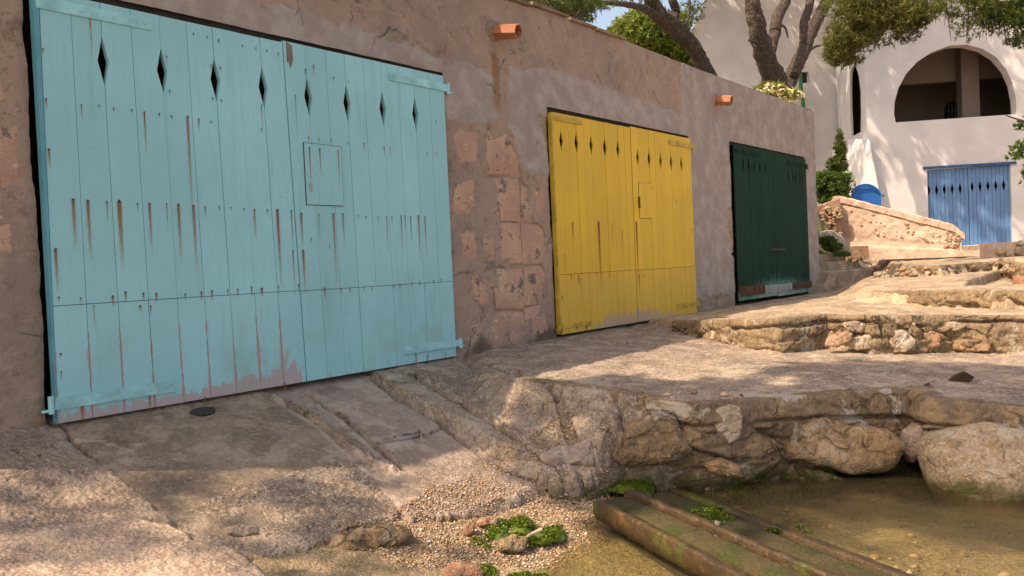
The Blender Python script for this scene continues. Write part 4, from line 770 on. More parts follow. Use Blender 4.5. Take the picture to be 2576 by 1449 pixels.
vv,ff=tube([onP(1310,1362,-.66),onP(1335,1345,-.65),onP(1362,1332,-.64)],[.006,.008,.011],7,.2,5); link('driftwood',vv,ff,simple('bleached stick',(.5,.36,.24),.8),label='short bleached stick lying on the algae',cat='driftwood')
v,f=extr([(0,0),(.05,.045),(.13,.075),(.17,.05),(.2,.03),(.17,.0),(.09,-.012)],[],onP(2385,962,.005,.06),R,UP,-H,.03); link('driftwood',v,f,simple('dark charred wood',(.06,.03,.015),.7,.6),label='dark splinter of wood lying on the slab above the boulder',cat='driftwood')
cc=onP(512,1037,-.02,.33); n=np.array([0,-.313,.95]); an=np.linspace(0,6.28,25)[:-1]
vt=[cc+np.array([.085*math.cos(a)*(1+.12*math.sin(3*a)),.05*math.sin(a),.33*.05*math.sin(a)])+n*.012 for a in an]; vb=[q-n*.02 for q in vt]
link('drain_cover',vt+vb,[tuple(range(24))]+[(i,(i+1)%24,(i+1)%24+24,i+24) for i in range(24)],dk,label='dark oval cover set in the ramp in front of the light blue door',cat='cover')
bar('timber_wedge',onP(955,1112,-.05,.30),onP(1050,1095,-.05,.30),.05,.02,80,simple('grey old plank',(.27,.22,.20),.9,.6),'grey piece of plank let into the ramp panel','plank')
b=MB(); p=onP(2553,708,.2); b.box(p[0],p[0]+.2,p[1]-.3,p[1]+.03,.14,.29,.004); b.go('brick_block',M['redrock'],label='reddish block standing at the right edge behind the upper ledge',cat='block')

# ------------------------------------------------------------------ stairs behind the boathouse
st=empty('stairs',(17,-.3,.15),'rough concrete stairs climbing beside the end of the boathouse','stairs')
def stepbox(pl,pr,zt,zb,dep,nm='step'):
    A=onP(*pl,zt);B=onP(*pr,zt); d=(B-A);d[2]=0;d/=np.linalg.norm(d); A=A-d*.6; n=np.array([-d[1],d[0],0.]); 
    if np.dot(n,H)<0: n=-n
    nx=14; L=np.linalg.norm((B-A)[:2]); V=[];
    for i in range(nx+1):
        p=A+d*L*i/nx; j=.03*random.uniform(-1,1)
        V+=[p*[1,1,0]+UP*zb-n*.02,p*[1,1,0]+UP*(zb+zt)/2-n*(.03*random.random()),p*[1,1,0]+UP*(zt-.015)-n*.03+n*j*.4,p*[1,1,0]+UP*zt+n*.02,p*[1,1,0]+UP*zt+n*dep,p*[1,1,0]+UP*zb+n*dep]
    Fc=[(i*6+k,i*6+(k+1)%6,(i+1)*6+(k+1)%6,(i+1)*6+k) for i in range(nx) for k in range(6)]+[tuple(range(6)),tuple(nx*6+k for k in range(6))[::-1]]
    link(nm,V,Fc,M['terrace'],st)
# steps share a depth of about 16 m; each front edge runs to the right and away
def stp(x0,y0,x1,y1,Z0,Z1,hgt,dep):
    A=atZ(x0,y0,Z0);B=atZ(x1,y1,Z1); zt=(A[2]+B[2])/2; d=B-A; d[2]=0; L=np.linalg.norm(d); d/=L; A=A-d*.5; L+=.5; n=np.array([-d[1],d[0],0.])
    if np.dot(n,H)<0: n=-n
    nx=16; V=[]
    for i in range(nx+1):
        p=(A+d*L*i/nx)*[1,1,0]; j=random.uniform(-.02,.02)
        V+=[p+UP*(zt-hgt)-n*.01,p+UP*(zt-hgt/2)-n*.03*random.random(),p+UP*(zt-.02)-n*(.03+j),p+UP*(zt+j*.2)+n*.01,p+UP*zt+n*dep,p+UP*(zt-hgt)+n*dep]
    Fc=[(i*6+k,i*6+(k+1)%6,(i+1)*6+(k+1)%6,(i+1)*6+k) for i in range(nx) for k in range(6)]+[tuple(range(6)),tuple(nx*6+k for k in range(6))[::-1]]
    link('step',V,Fc,M['terrace'],st)
stp(2078,686,2200,672,15.9,16.5,.42,1.2); stp(2076,661,2142,654,16.5,16.8,.45,1.2); stp(2074,639,2105,636,17.1,17.3,.5,1.5)
# rubble patch right of the stairs
t_l=[(2195,706,26,9),(2230,700,22,7),(2260,712,24,7),(2215,690,20,7),(2180,672,14,6),(2290,702,18,6),(2240,720,20,5)]
for i,(x,y,rx,ry) in enumerate(t_l):
    out=[(x+rx*math.cos(a)*random.uniform(.8,1.1),y+ry*math.sin(a)*random.uniform(.8,1.1)) for a in np.linspace(0,6.28,9)[:-1]]
    rock('rubble_stone',out,atZ(x,y,14.2+.3*(720-y)/20),(-.8,-.6,.6),.04,120+i,M['greyrock'] if i%2 else M['rough'],['flat pale rubble lump nearest the bottom stair','pink rubble lump beside the flat pale one','pale rubble lump farthest out on the path','pink rubble lump against the second stair','small pale rubble lump by the third stair','pink rubble lump where the slope meets the terrace','low grey rubble lump in front of the others'][i],'rubble',group='rubble beside the stairs',K=18,rings=6,amp=.06,pw=6,fct=2.)
# stones of the rubble terrace edge
se=empty('stone_edging',onP(2380,690,.30),'low rubble edging of loose stones across the path before the curved wall','edging')
k=0
for x in sorted(random.uniform(2190,2576) for _ in range(52)):
    y=682+6*math.sin(x*.02)-(6 if x>2450 else 0); w=random.uniform(3,11); h_=w*random.uniform(.4,.75); yy=y+random.uniform(-11,6)
    out=[(x+w*math.cos(a)*random.uniform(.75,1.15),yy+h_*math.sin(a)*random.uniform(.75,1.15)) for a in np.linspace(0,6.28,9)[:-1]]
    tone='pale' if k%3==0 else ('brown' if k%3==1 else 'pinkish')
    rock('edge_stone',out,onP(x,y+8,.30)+np.array([.0,0,.05]),(-.8,-.5,.4),.07,150+k,M[['greyrock','redrock','terrace'][k%3]],parent=se,K=14,rings=4,amp=.07,pw=5,fct=2.2); k+=1

# ------------------------------------------------------------------ curved stone wall, boulder, block
t=NT('lime washed rubble wall'); n=t.noise(2.2,6,.65); col=t.mix(t.ramp(n,.45,.55),(.50,.35,.27),(.58,.41,.32)); col=t.mix(t.ramp(t.noise(6,6,.7),.52,.6,0,.7),col,(.44,.30,.20)); t.bsdf(col,.92,t.bump(t.math('ADD',t.noise(9,6,.7),n),.8,.04)); M['lime']=t.m
cw=empty('stone_wall',atZ(2280,652,18.5),'low curved rubble wall with lime plaster patches and a sloping coping before the white house','wall')
Zd=lambda x:19.6-1.4*np.clip((x-2100)/320,0,1)
topl=[(2112,500),(2160,512),(2230,530),(2300,548),(2360,562),(2400,574),(2419,592)]
bot=[(2112,660),(2160,655),(2240,652),(2300,650),(2360,648),(2400,646),(2419,645)]
def wallpt(x,s): # s 0 bottom..1 top
    yt=np.interp(x,[q[0] for q in topl],[q[1] for q in topl]); yb=np.interp(x,[q[0] for q in bot],[q[1] for q in bot]); return atZ(x,yb+(yt-yb)*s,Zd(x))
nx,nz=90,30; V=[]
for i in range(nx+1):
    for j in range(nz+1): V.append(wallpt(2112+307*i/nx,j/nz))
V=np.array(V); nn=fbm(V,2.4,4,7,True); band=np.tile(np.linspace(0,1,nz+1),nx+1); V-=H*(.05*nn*(band>.4)+.10*(band<.24)+.02*fbm(V,9,3,8))[:,None]
Fq=[(i*(nz+1)+j,(i+1)*(nz+1)+j,(i+1)*(nz+1)+j+1,i*(nz+1)+j+1) for i in range(nx) for j in range(nz)]
Vb=V+H*.45; N=len(V); Fq+= [tuple(q+N for q in f_[::-1]) for f_ in Fq]
tp=[i*(nz+1)+nz for i in range(nx+1)]; Fq+=[(tp[i],tp[i+1],tp[i+1]+N,tp[i]+N) for i in range(nx)]; en=[nx*(nz+1)+j for j in range(nz+1)]; Fq+=[(en[j],en[j+1],en[j+1]+N,en[j]+N) for j in range(nz)]; en=list(range(nz+1)); Fq+=[(en[j+1],en[j],en[j]+N,en[j+1]+N) for j in range(nz)]
link('wall_body',np.vstack([V,Vb]),Fq,M['lime'],cw,smooth=True)
V=[]
for i in range(41):
    x=2109+313*i/40; p=wallpt(x,1.); 
    for a,c in ((-.07,-.09),(-.08,.03),(-.02,.07),(.25,.09),(.5,.05),(.5,-.09)): V.append(p+H*(a+random.uniform(-.01,.01))+UP*(c+random.uniform(-.008,.008)))
link('coping',V,[(i*6+k_,i*6+(k_+1)%6,(i+1)*6+(k_+1)%6,(i+1)*6+k_) for i in range(40) for k_ in range(6)]+[tuple(range(6)),tuple(240+q for q in range(6))[::-1]],M['lime'],cw,smooth=False)
for i in range(80):
    x=random.choice([random.uniform(2118,2400),random.uniform(2380,2412)]); s=random.uniform(.42,.86) if x<2375 else random.uniform(.1,.9)
    p=wallpt(x,s); q_=proj_=None
    yt=np.interp(x,[q[0] for q in topl],[q[1] for q in topl]); yb=np.interp(x,[q[0] for q in bot],[q[1] for q in bot]); y=yb+(yt-yb)*s; w=random.uniform(4,9);h_=random.uniform(2.5,5)
    out=[(x+w*math.cos(a)*random.uniform(.7,1.15),y+h_*math.sin(a)*random.uniform(.7,1.15)) for a in np.linspace(0,6.28,8)[:-1]]
    rock('stone',out,p+H*.01,(-.8,-.6,.1),.045,200+i,M[random.choice(['terrace','lime','redrock','terrace'])],parent=cw,K=12,rings=4,amp=.05,pw=6,fct=2.)
# shadowed rubble retaining wall on the left, behind the corner
rw=empty('retaining_wall',atZ(2085,600,19),'rough reddish rubble retaining wall under the shrubs behind the boathouse corner','wall')
b=MB()
A=atZ(2040,650,19.3);B=atZ(2118,650,19.3); vv,ff=extr([(0,-.3),(np.linalg.norm(B-A),-.3),(np.linalg.norm(B-A),1.32),(0,1.1)],[],A,R,UP,-H,.4); b.add(vv,ff); b.go('wall_body',M['redrock'],rw)
for i in range(60):
    x=random.uniform(2060,2118);y=random.uniform(522,600);w=random.uniform(4,7);h_=random.uniform(3,5)
    out=[(x+w*math.cos(a)*random.uniform(.7,1.15),y+h_*math.sin(a)*random.uniform(.7,1.15)) for a in np.linspace(0,6.28,8)[:-1]]
    rock('stone',out,atZ(x,y,19.25),(-.8,-.6,.1),.05,300+i,M[random.choice(['redrock','terrace'])],parent=rw,K=12,rings=4,amp=.06,pw=5,fct=2.)
rock('boulder',[(2064,582),(2085,580),(2110,590),(2130,610),(2141,635),(2140,648),(2110,642),(2070,625),(2060,605)],atZ(2100,625,17.6),(-.8,-.6,.2),.25,31,M['greyrock'],'smooth pale egg shaped boulder leaning beside the stairs','boulder',K=60,rings=14,amp=.015,pw=2.2)
A=atZ(2143,655,18.2); b=MB(); vv,ff=extr([(0,0),(.38,.0),(.36,.30),(0,.30)],[],A,R,UP,-H,.5); b.add(vv,ff); b.go('stone_block',M['redrock'],label='dark square block standing at the left foot of the curved wall',cat='block')
# low wall bits on the right
wr=empty('low_wall',atZ(2550,660,17),'broken low stone wall at the right edge in front of the dark blue garage door','wall')
b=MB(); A=atZ(2500,660,17); vv,ff=extr([(0,-.15),(1.4,-.15),(1.4,.62),(.95,.58),(.9,.40),(.0,.38)],[],A,R,UP,-H,.5); b.add(vv,ff); b.go('wall_body',M['lime'],wr)
for i,(x,y,w,h_) in enumerate([(2515,632,12,12),(2540,640,13,10),(2562,632,12,13),(2528,655,14,8),(2556,657,12,8),(2566,612,12,8)]):
    out=[(x+w*math.cos(a)*random.uniform(.85,1.1),y+h_*math.sin(a)*random.uniform(.85,1.1)) for a in np.linspace(0,6.28,9)[:-1]]
    rock('stone',out,atZ(x,y,16.98),(-.8,-.6,.1),.08,350+i,M['terrace'],parent=wr,K=20,rings=6,amp=.06)

# ------------------------------------------------------------------ white house
t=NT('white lime render'); n=t.noise(1.2,5,.6); col=t.mix(t.ramp(n,.35,.65),(.55,.52,.52),(.62,.59,.59)); col=t.mix(t.ramp(t.noise(3,6,.7,t.scale(t.pos,(1,1,.35))),.62,.75,0,.25),col,(.5,.46,.42)); t.bsdf(col,.9,t.bump(t.math('ADD',t.noise(14,5,.7),n),.35,.02)); M['white']=t.m
wh=empty('white_house',atZ(2380,615,27),'tall white rendered house with a big round arched balcony and a faded blue garage door','house')
FO=atZ(2190,614,26.6); rot=math.radians(-9.5); FU=R*math.cos(rot)+H*math.sin(rot); FN=-(H*math.cos(rot)-R*math.sin(rot))
if np.dot(FN,H)>0: FN=-FN
def fp(x,y): p=onPl(x,y,FO,FN)-FO; return (float(np.dot(p,FU)),float(p[2]))
arch=[fp(*q) for q in [(2253,308),(2249,285),(2251,255),(2260,222),(2280,185),(2308,155),(2345,130),(2390,114),(2430,112),(2470,122),(2505,143),(2532,175),(2548,210),(2556,250),(2558,287)]]
door=[fp(*q) for q in [(2338,624),(2332,428),(2542,412),(2549,609)]]
outer=[(0,-.6),(9,-.6),(9,12),(0,12)]
v,f=extr(outer,[arch,door],FO,FU,UP,FN,.42); link('facade',v,f,M['white'],wh)
# side face going back to the left of the corner with narrow arch
SO=FO-FN*.0; S2=atZ(2118,614,31.5); SU=S2-SO; SU[2]=0; SL=np.linalg.norm(SU); SU/=SL; SN=np.cross(SU,UP); 
if np.dot(SN,SO-CAM)>0: SN=-SN
def sp(x,y): p=onPl(x,y,SO,SN)-SO; return (float(np.dot(p,SU)),float(p[2]))
na=[sp(*q) for q in [(2165,332),(2166,290),(2165,230),(2160,190),(2153,168),(2146,165),(2140,180),(2138,215),(2139,280),(2142,345)]]
v,f=extr([(0.005,-.6),(SL,-.6),(SL,12),(0.005,12)],[na],SO,SU,UP,SN,.07); link('side_wall',v,f,M['white'],wh)
b=MB()
for (a0,a1,c0,c1,d0,d1) in ((.3,3.4,2.5,7,.44,.5),(.3,3.4,6.9,7,.075,.44),(.3,3.4,2.5,2.6,.075,.44),(.25,.3,2.5,7,.075,.5),(3.4,3.5,2.5,7,.075,.5)):
    P_=[SO+SU*a+UP*c-SN*d for a in (a0,a1) for d in (d0,d1) for c in (c0,c1)]; b.add(P_,[(0,1,3,2),(4,6,7,5),(0,4,5,1),(2,3,7,6),(0,2,6,4),(1,5,7,3)])
b.go('side_room',simple('dim room',(.05,.035,.03),.9),wh)  # box coloured near black so the arch opening looks unlit
# swelling buttress under the narrow arch
V=[];nn_=24
bt=[(2140,345,2140),(2136,400,2200),(2137,450,2225),(2137,500,2245),(2137,560,2262)]
pts=[(2128,352,2188),(2130,400,2196),(2134,450,2206),(2136,505,2216),(2136,600,2226)]
for (xa,y,xb) in pts:
    a=atZ(xa,y,27.6);b_=atZ(xb,y,26.3)
    for k in range(nn_+1):
        s=k/nn_; p=a*(1-s)+b_*s; p=p-H*(math.sin(s*math.pi)**.6*.55*(.3+.7*(y-345)/255)); V.append(p)
Fq=[(i*(nn_+1)+k,(i+1)*(nn_+1)+k,(i+1)*(nn_+1)+k+1,i*(nn_+1)+k+1) for i in range(4) for k in range(nn_)]
Vt=np.array(V); Vb=Vt+H*1.2; N=len(V); Fq+=[tuple(q+N for q in f_[::-1]) for f_ in Fq]; Fq+=[(k,k+1,k+1+N,k+N) for k in range(nn_)]
link('buttress',np.vstack([Vt,Vb]),Fq,M['white'],wh,smooth=True)
# long rear wall with small window, left silhouette leaning
BO=atZ(2125,614,31.6); BU=-R; BN=-H
def bp(x,y): p=onPl(x,y,BO,BN)-BO; return (float(np.dot(p,BU)),float(p[2]))
o1=[bp(*q) for q in [(2200,640),(2200,-220),(1850,-220),(1776,0),(1745,70),(1716,122),(1716,160),(1722,640)]]
win=[bp(*q) for q in [(2011,182),(2034,180),(2037,207),(2014,210)]]
v,f=extr(o1,[win],BO,BU,UP,BN,.5); link('rear_wing_wall',v,f,M['white'],wh)
e0=bp(1716,122);e1_=bp(1716,200); b=MB()
# sunlit left flank of the wing
L0=atZ(1718,130,31.5); V=[atZ(1745,68,31.4),atZ(1716,122,31.4),atZ(1716,300,31.4),atZ(1700,300,38),atZ(1700,122,38),atZ(1745,68,38)]
link('wing_flank',V,[(0,1,4,5),(1,2,3,4)],M['white'],wh)
dkg=simple('dark glass',(.015,.015,.018),.2,.1,10,.1); 
p=BO+BU*(win[0][0])+UP*win[0][1]; wf=MB(); 
us=[q[0] for q in win]; vs_=[q[1] for q in win]
def quadbox(u0,u1,v0,v1,d0,d1,O,U,N_):
    P=[O+U*a+UP*c-N_*d for a in (u0,u1) for d in (d0,d1) for c in (v0,v1)]; return P,[(0,1,3,2),(4,6,7,5),(0,4,5,1),(2,3,7,6),(0,2,6,4),(1,5,7,3)]
v,f=quadbox(min(us)-.05,max(us)+.05,min(vs_)-.05,max(vs_)+.05,.2,.24,BO,BU,BN); wn_=link('window',v,f,dkg,wh)
for a,bb in ((min(us),min(us)+.05),(max(us)-.05,max(us)),): v,f=quadbox(a,bb,min(vs_),max(vs_),.12,.17,BO,BU,BN); link('frame',v,f,M['white'],wn_)
gpz=simple('green downpipe paint',(.03,.16,.09),.5,.2,20,.2); vv,ff=tube([atZ(2013,182,31.2),atZ(2016,235,31.2),atZ(2021,268,31.2),atZ(2030,420,31.2)],[.07,.07,.07,.07],8); link('downpipe',vv,ff,gpz,wh,smooth=True)
# loggia behind the big arch
iw=simple('shaded interior render',(.22,.17,.14),.9,.2,8,.1)  # house render with the loggia's shade put into a darker base colour
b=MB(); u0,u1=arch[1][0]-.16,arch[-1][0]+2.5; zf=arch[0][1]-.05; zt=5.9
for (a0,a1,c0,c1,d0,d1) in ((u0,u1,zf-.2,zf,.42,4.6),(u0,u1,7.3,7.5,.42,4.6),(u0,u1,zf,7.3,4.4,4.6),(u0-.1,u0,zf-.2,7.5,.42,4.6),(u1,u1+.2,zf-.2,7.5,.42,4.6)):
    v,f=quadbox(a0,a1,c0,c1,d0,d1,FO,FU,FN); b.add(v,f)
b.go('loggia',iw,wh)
def colm(xa,xb,y0,y1,d): 
    a=fp(xa,y1);c=fp(xb,y0); k=1+d/26.; return a[0]*1,c[0],a[1],c[1]
q0=onPl(2422,300,FO-FN*1.6,FN)-FO; q1=onPl(2462,160,FO-FN*1.6,FN)-FO
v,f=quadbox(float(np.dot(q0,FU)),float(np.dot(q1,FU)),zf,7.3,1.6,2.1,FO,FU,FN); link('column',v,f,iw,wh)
q0=onPl(2300,205,FO-FN*1.7,FN)-FO; q1=onPl(2300,160,FO-FN*1.7,FN)-FO
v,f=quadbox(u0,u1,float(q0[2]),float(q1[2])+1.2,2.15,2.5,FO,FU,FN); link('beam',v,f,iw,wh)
# arched window on the loggia's back wall
bw=[onPl(x,y,FO-FN*4.3,FN)-FO for x,y in [(2378,300),(2377,275),(2385,258),(2397,252),(2408,256),(2412,300)]]
bwp=[(float(np.dot(q,FU)),float(q[2])) for q in bw]; v,f=extr(bwp,[],FO-FN*4.32,FU,UP,FN,.05); aw=link('window',v,f,dkg,wh)
for k in range(3):
    u_=bwp[0][0]+(bwp[-1][0]-bwp[0][0])*(k+1)/4; v,f=quadbox(u_-.015,u_+.015,bwp[0][1],max(q[1] for q in bwp)-.02,4.27,4.3,FO,FU,FN); link('frame',v,f,iw,aw)
v,f=quadbox(bwp[0][0],bwp[-1][0],bwp[0][1]+.28,bwp[0][1]+.31,4.26,4.29,FO,FU,FN); link('frame',v,f,iw,aw)
# faded blue garage door, two leaves, with a little lip above
du0=(door[0][0]+door[1][0])/2; du1=(door[2][0]+door[3][0])/2; dz0=min(door[0][1],door[3][1]); dz1=max(door[1][1],door[2][1])
um=(du0+du1)/2; Of=FO-FN*.10
slope=(door[2][1]-door[1][1])
leaf('faded blue left garage leaf with five diamond holes',du0-.05,um,dz0+.02,dz1+.0,11,dz0+.05,{1,3,5,7,9},dz0+1.75*(dz1-dz0)/2.4,M['dblue'],wh,O=Of,ux=FU,nrm=FN,dh=.17,dw=.045,gap=.008)
leaf('faded blue right garage leaf with five diamond holes',um+.01,du1+.05,dz0+.02,dz1+.0,11,dz0+.05,{1,3,5,7,9},dz0+1.78*(dz1-dz0)/2.4,M['dblue'],wh,O=Of,ux=FU,nrm=FN,dh=.17,dw=.045,gap=.008)
b=MB()
for (a0,a1,c0,c1,d0,d1) in ((du0-.4,du1+.4,dz0-.5,dz1+.5,2.2,2.3),(du0-.5,du0-.4,dz0-.5,dz1+.5,.42,2.3),(du1+.4,du1+.5,dz0-.5,dz1+.5,.42,2.3),(du0-.5,du1+.5,dz1+.5,dz1+.6,.42,2.3),(du0-.5,du1+.5,dz0-.6,dz0-.5,.42,2.3)):
    v,f=quadbox(a0,a1,c0,c1,d0,d1,FO,FU,FN); b.add(v,f)
b.go('garage_interior',lm,wh)  # dark colour stands in for the unlit garage behind the diamond holes
v,f=quadbox(du0-.12,du1+.14,dz1-.02,dz1+.06,-.06,.09,FO,FU,FN); link('door_hood',v,f,simple('dark blue hood',(.03,.08,.2),.6),wh)
v,f=quadbox(du0-.3,du1+.3,-.5,dz0+.01,.0,.4,FO-FN*0+FN*.3,FU,FN); link('threshold',v,f,M['terrace'],wh)
# arched blue cover behind the curved wall
q=[(2144,520),(2144,484),(2152,472),(2165,466),(2180,464),(2195,468),(2208,477),(2216,488),(2217,520)]
PO=atZ(2180,500,21.5); pq=[onPl(x,y,PO,-H)-PO for x,y in q]; v,f=extr([(float(np.dot(p,R)),float(p[2])) for p in pq],[],PO,R,UP,-H,.06)
gt=empty('blue_gate',PO-UP*.3,'small bright blue arch topped gate panel behind the curved wall','gate'); bm_=simple('bright blue paint',(.01,.13,.42),.45,.1,20,.1); link('panel',v,f,bm_,gt)
rim=[(x,y) for x,y in q]; vv,ff=tube([onPl(x,y,PO+H*-.06,-H) for x,y in rim[1:-1]],[.022]*(len(rim)-2),6); link('rim',vv,ff,bm_,gt)
vv,ff=tube([onPl(2217,492,PO,-H)-H*.05,onPl(2222,492,PO,-H)-H*.05],[.03,.03],6); link('hinge',vv,ff,bm_,gt)

# ------------------------------------------------------------------ trees and plants
t=NT('pine bark'); v=t.vor(16,t.scale(t.pos,(1.3,1.3,.35)),'DISTANCE_TO_EDGE'); n=t.noise(9,6,.7); col=t.mix(t.ramp(n,.35,.65),(.08,.057,.048),(.16,.12,.095)); col=t.mix(t.ramp(v.outputs[0],0,.10,.55,0),col,(.06,.042,.034)); t.bsdf(col,.95,t.bump(t.math('ADD',n,t.ramp(v.outputs[0],0,.2)),1.,.05)); M['bark']=t.m
def leafm(name,a,b_,tr=.35):
    t=NT(name); r=t.attr('rnd'); c=t.mix(r,a,b_); p=t.n('ShaderNodeBsdfPrincipled'); t.l(c,p.inputs['Base Color']); p.inputs['Roughness'].default_value=.55; p.inputs['Specular IOR Level'].default_value=.3
    tl=t.n('ShaderNodeBsdfTranslucent'); t.l(c,tl.inputs[0]); ms=t.n('ShaderNodeMixShader'); ms.inputs[0].default_value=tr; t.l(p.outputs[0],ms.inputs[1]); t.l(tl.outputs[0],ms.inputs[2]); t.l(ms.outputs[0],t.out.inputs[0]); return t.m
M['needle']=leafm('pine needles',(.030,.055,.008),(.13,.15,.025)); M['leaf']=leafm('shrub leaves',(.03,.07,.012),(.12,.19,.03)); M['bush']=leafm('sunlit bush leaves',(.09,.13,.018),(.26,.30,.05)); M['dry']=leafm('olive needles',(.07,.08,.02),(.20,.19,.05))
def clump(parts,size=.09,width=.012,blades=8,thin=.0):
    """parts: (centre, (rx,ry,rz), n). tufts of blades around twigs. returns arrays"""
    Vs=[];rs=[]
    for c,r,n in parts:
        p=RNG.normal(size=(n*2,3)); p/=np.linalg.norm(p,axis=1)[:,None]; p*=(RNG.random(n*2)**.45)[:,None]; p=p*np.array(r)+np.array(c)
        k=fbm(p,1.6/max(.3,min(r)),3,33)>-.12+thin; p=p[k][:n]; m_=len(p)
        tone=np.clip(.5+.5*fbm(p,1.2,2,34)+RNG.normal(0,.15,m_),0,1)
        d=RNG.normal(size=(m_,blades,3)); d[...,2]+=.35; d/=np.linalg.norm(d,axis=-1)[...,None]; e=np.cross(d,RNG.normal(size=(m_,blades,3))); e/=np.linalg.norm(e,axis=-1)[...,None]
        s=size*RNG.uniform(.6,1.2,(m_,blades,1)); o=p[:,None]; 
        V=np.stack([o-e*width+d*s*.1,o+e*width+d*s*.1,o+d*s],2); Vs.append(V.reshape(-1,3)); rs.append(np.repeat(tone,blades*3))
    V=np.vstack(Vs); return V,np.arange(len(V)).reshape(-1,3),np.concatenate(rs)
def crown(parts,mat,parent,name='crown',**kw):
    V,Fc,rn=clump(parts,**kw); return link(name,V,Fc,mat,parent,attrs=dict(rnd=rn))
def atY(x,y,Y): return onY(x,y,Y)
def wid(p): return np.dot(p-CAM,H)/F
def trunk(pl,Y,name,parent,seed,fork=None):
    pts=[atY(x,y,Y+(k[0] if k else 0)) for x,y,w,*k in pl]; r=[w*.43*wid(p) for p,(x,y,w,*k) in zip(pts,pl)]
    v,f=tube(pts,r,16,.30,seed); return link(name,v,f,M['bark'],parent,smooth=True)
# tree A, leaning trunk over the roof
ta=empty('pine_tree',atY(1775,200,3.2),'leaning pine with a bent trunk above the roof edge and one branch reaching left','tree')
trunk([(1790,215,48),(1765,160,46),(1748,125,44),(1715,85,48),(1685,60,48),(1655,35,46),(1640,5,40),(1620,-50,34),(1590,-140,30)],3.2,'trunk',ta,1)
trunk([(1665,45,34),(1620,22,22),(1580,12,17),(1530,7,14),(1470,4,12),(1400,-10,9)],3.2,'branch',ta,2)
trunk([(1690,60,30),(1700,25,26),(1690,-5,24),(1680,-60,20)],3.2,'branch',ta,3)
trunk([(1420,80,12),(1450,40,11),(1480,10,9),(1500,-15,8)],2.6,'branch',ta,4)
trunk([(1725,62,6),(1735,30,6),(1732,-5,5)],3.2,'branch',ta,5)
crown([(atY(1350,2,3),(1.1,.7,.22),420),(atY(1400,18,3),(.9,.6,.25),500),(atY(1450,25,3),(.5,.5,.25),260),(atY(1500,-5,3),(.7,.5,.18),220),(atY(1740,25,3.3),(.35,.3,.35),120),(atY(1600,-10,3.3),(.9,.5,.18),160)],M['needle'],ta,size=.10,width=.009,blades=7)
# twigs hanging
b=MB()
for i in range(30):
    x=random.uniform(1330,1500);y=random.uniform(-10,20); p=atY(x,y,3+random.uniform(-.4,.4)); q_=p+np.array([random.uniform(-.3,.3),0,-random.uniform(.1,.35)]); vv,ff=tube([p,(p+q_)/2+np.array([.04,0,0]),q_],[.008,.006,.003],4); b.add(vv,ff)
b.go('twigs',M['bark'],ta)['kind']='stuff'
# tree B forked
tb=empty('pine_tree',atY(1960,260,2.6),'forked pine with thick grey trunks standing in front of the white house','tree')
trunk([(1962,270,75),(1952,215,70),(1938,180,62),(1920,130,56),(1908,85,52),(1898,40,46),(1892,0,42),(1880,-70,38),(1860,-160,32)],2.6,'trunk',tb,6)
trunk([(1930,150,34),(1942,110,34),(1950,80,34),(1955,45,31),(1975,5,28),(1995,-60,24)],2.6,'branch',tb,7)
trunk([(1975,230,44),(1990,195,42),(2012,150,38),(2030,105,36),(2050,60,34),(2068,25,32),(2082,-5,30),(2100,-70,26),(2130,-150,20)],2.6,'branch',tb,8)
trunk([(1998,190,26),(2008,150,24),(2020,110,24),(2022,60,24),(2035,20,24),(2042,-30,20)],2.4,'branch',tb,9)
trunk([(2035,128,8),(2050,118,6),(2062,115,5)],2.6,'branch',tb,10); trunk([(1906,108,10),(1895,105,8),(1884,101,7)],2.6,'branch',tb,11)
trunk([(1958,60,7),(1975,70,6),(1982,95,4)],2.6,'branch',tb,12)
crown([(atZ(2135,60,15.5),(.55,.5,.75),1500),(atZ(2110,120,15.5),(.28,.3,.38),500),(atZ(2200,15,15.5),(.8,.6,.42),1100),(atZ(2265,55,15.5),(.55,.5,.42),900),(atZ(2300,25,15.5),(.45,.5,.35),600),(atZ(2160,0,15.5),(.6,.5,.4),700),(atZ(2170,90,15.5),(.4,.4,.3),300)],M['dry'],tb,size=.10,width=.009,blades=8)
# top right pine bough
tcr=empty('pine_tree',atY(2700,600,-1.8),'dark pine bough hanging in from the top right corner','tree')
P_=lambda x,y: atZ(x,y,13.)
vv,ff=tube([P_(2700,-60),P_(2580,0),P_(2480,10),P_(2400,-10)],[.07,.05,.03,.015],8,.1,3); link('branch',vv,ff,M['bark'],tcr)
crown([(P_(2400,5),(.45,.3,.22),240),(P_(2470,15),(.5,.3,.3),420),(P_(2520,40),(.4,.3,.35),420),(P_(2570,60),(.4,.3,.4),520),(P_(2440,60),(.3,.3,.3),110),(P_(2590,10),(.5,.3,.3),400),(P_(2550,100),(.2,.2,.12),60)],M['needle'],tcr,size=.075,width=.007,blades=7)
b=MB()
for i in range(26):
    x=random.uniform(2380,2570);y=random.uniform(0,60); p=P_(x,y); q_=p+np.array([random.uniform(-.2,.2),0,-random.uniform(.15,.4)]); vv,ff=tube([p,(p+q_)/2+np.array([.03,0,0]),q_],[.008,.006,.003],4); b.add(vv,ff)
b.go('twigs',M['bark'],tcr)['kind']='stuff'
# leafy branch at right edge
lb=empty('leafy_shrub',atZ(2620,600,19),'thin leafy branch reaching in from the right beside the garage door','shrub')
P_=lambda x,y: atZ(x,y,19.)
vv,ff=tube([P_(2660,300),P_(2600,310),P_(2560,300),P_(2530,290)],[.04,.03,.02,.01],6); link('branch',vv,ff,M['bark'],lb)
crown([(P_(2590,310),(.3,.3,.2),110),(P_(2575,375),(.3,.3,.22),90),(P_(2590,440),(.25,.2,.3),60),(P_(2550,395),(.15,.2,.1),20)],M['leaf'],lb,size=.09,width=.03,blades=4)
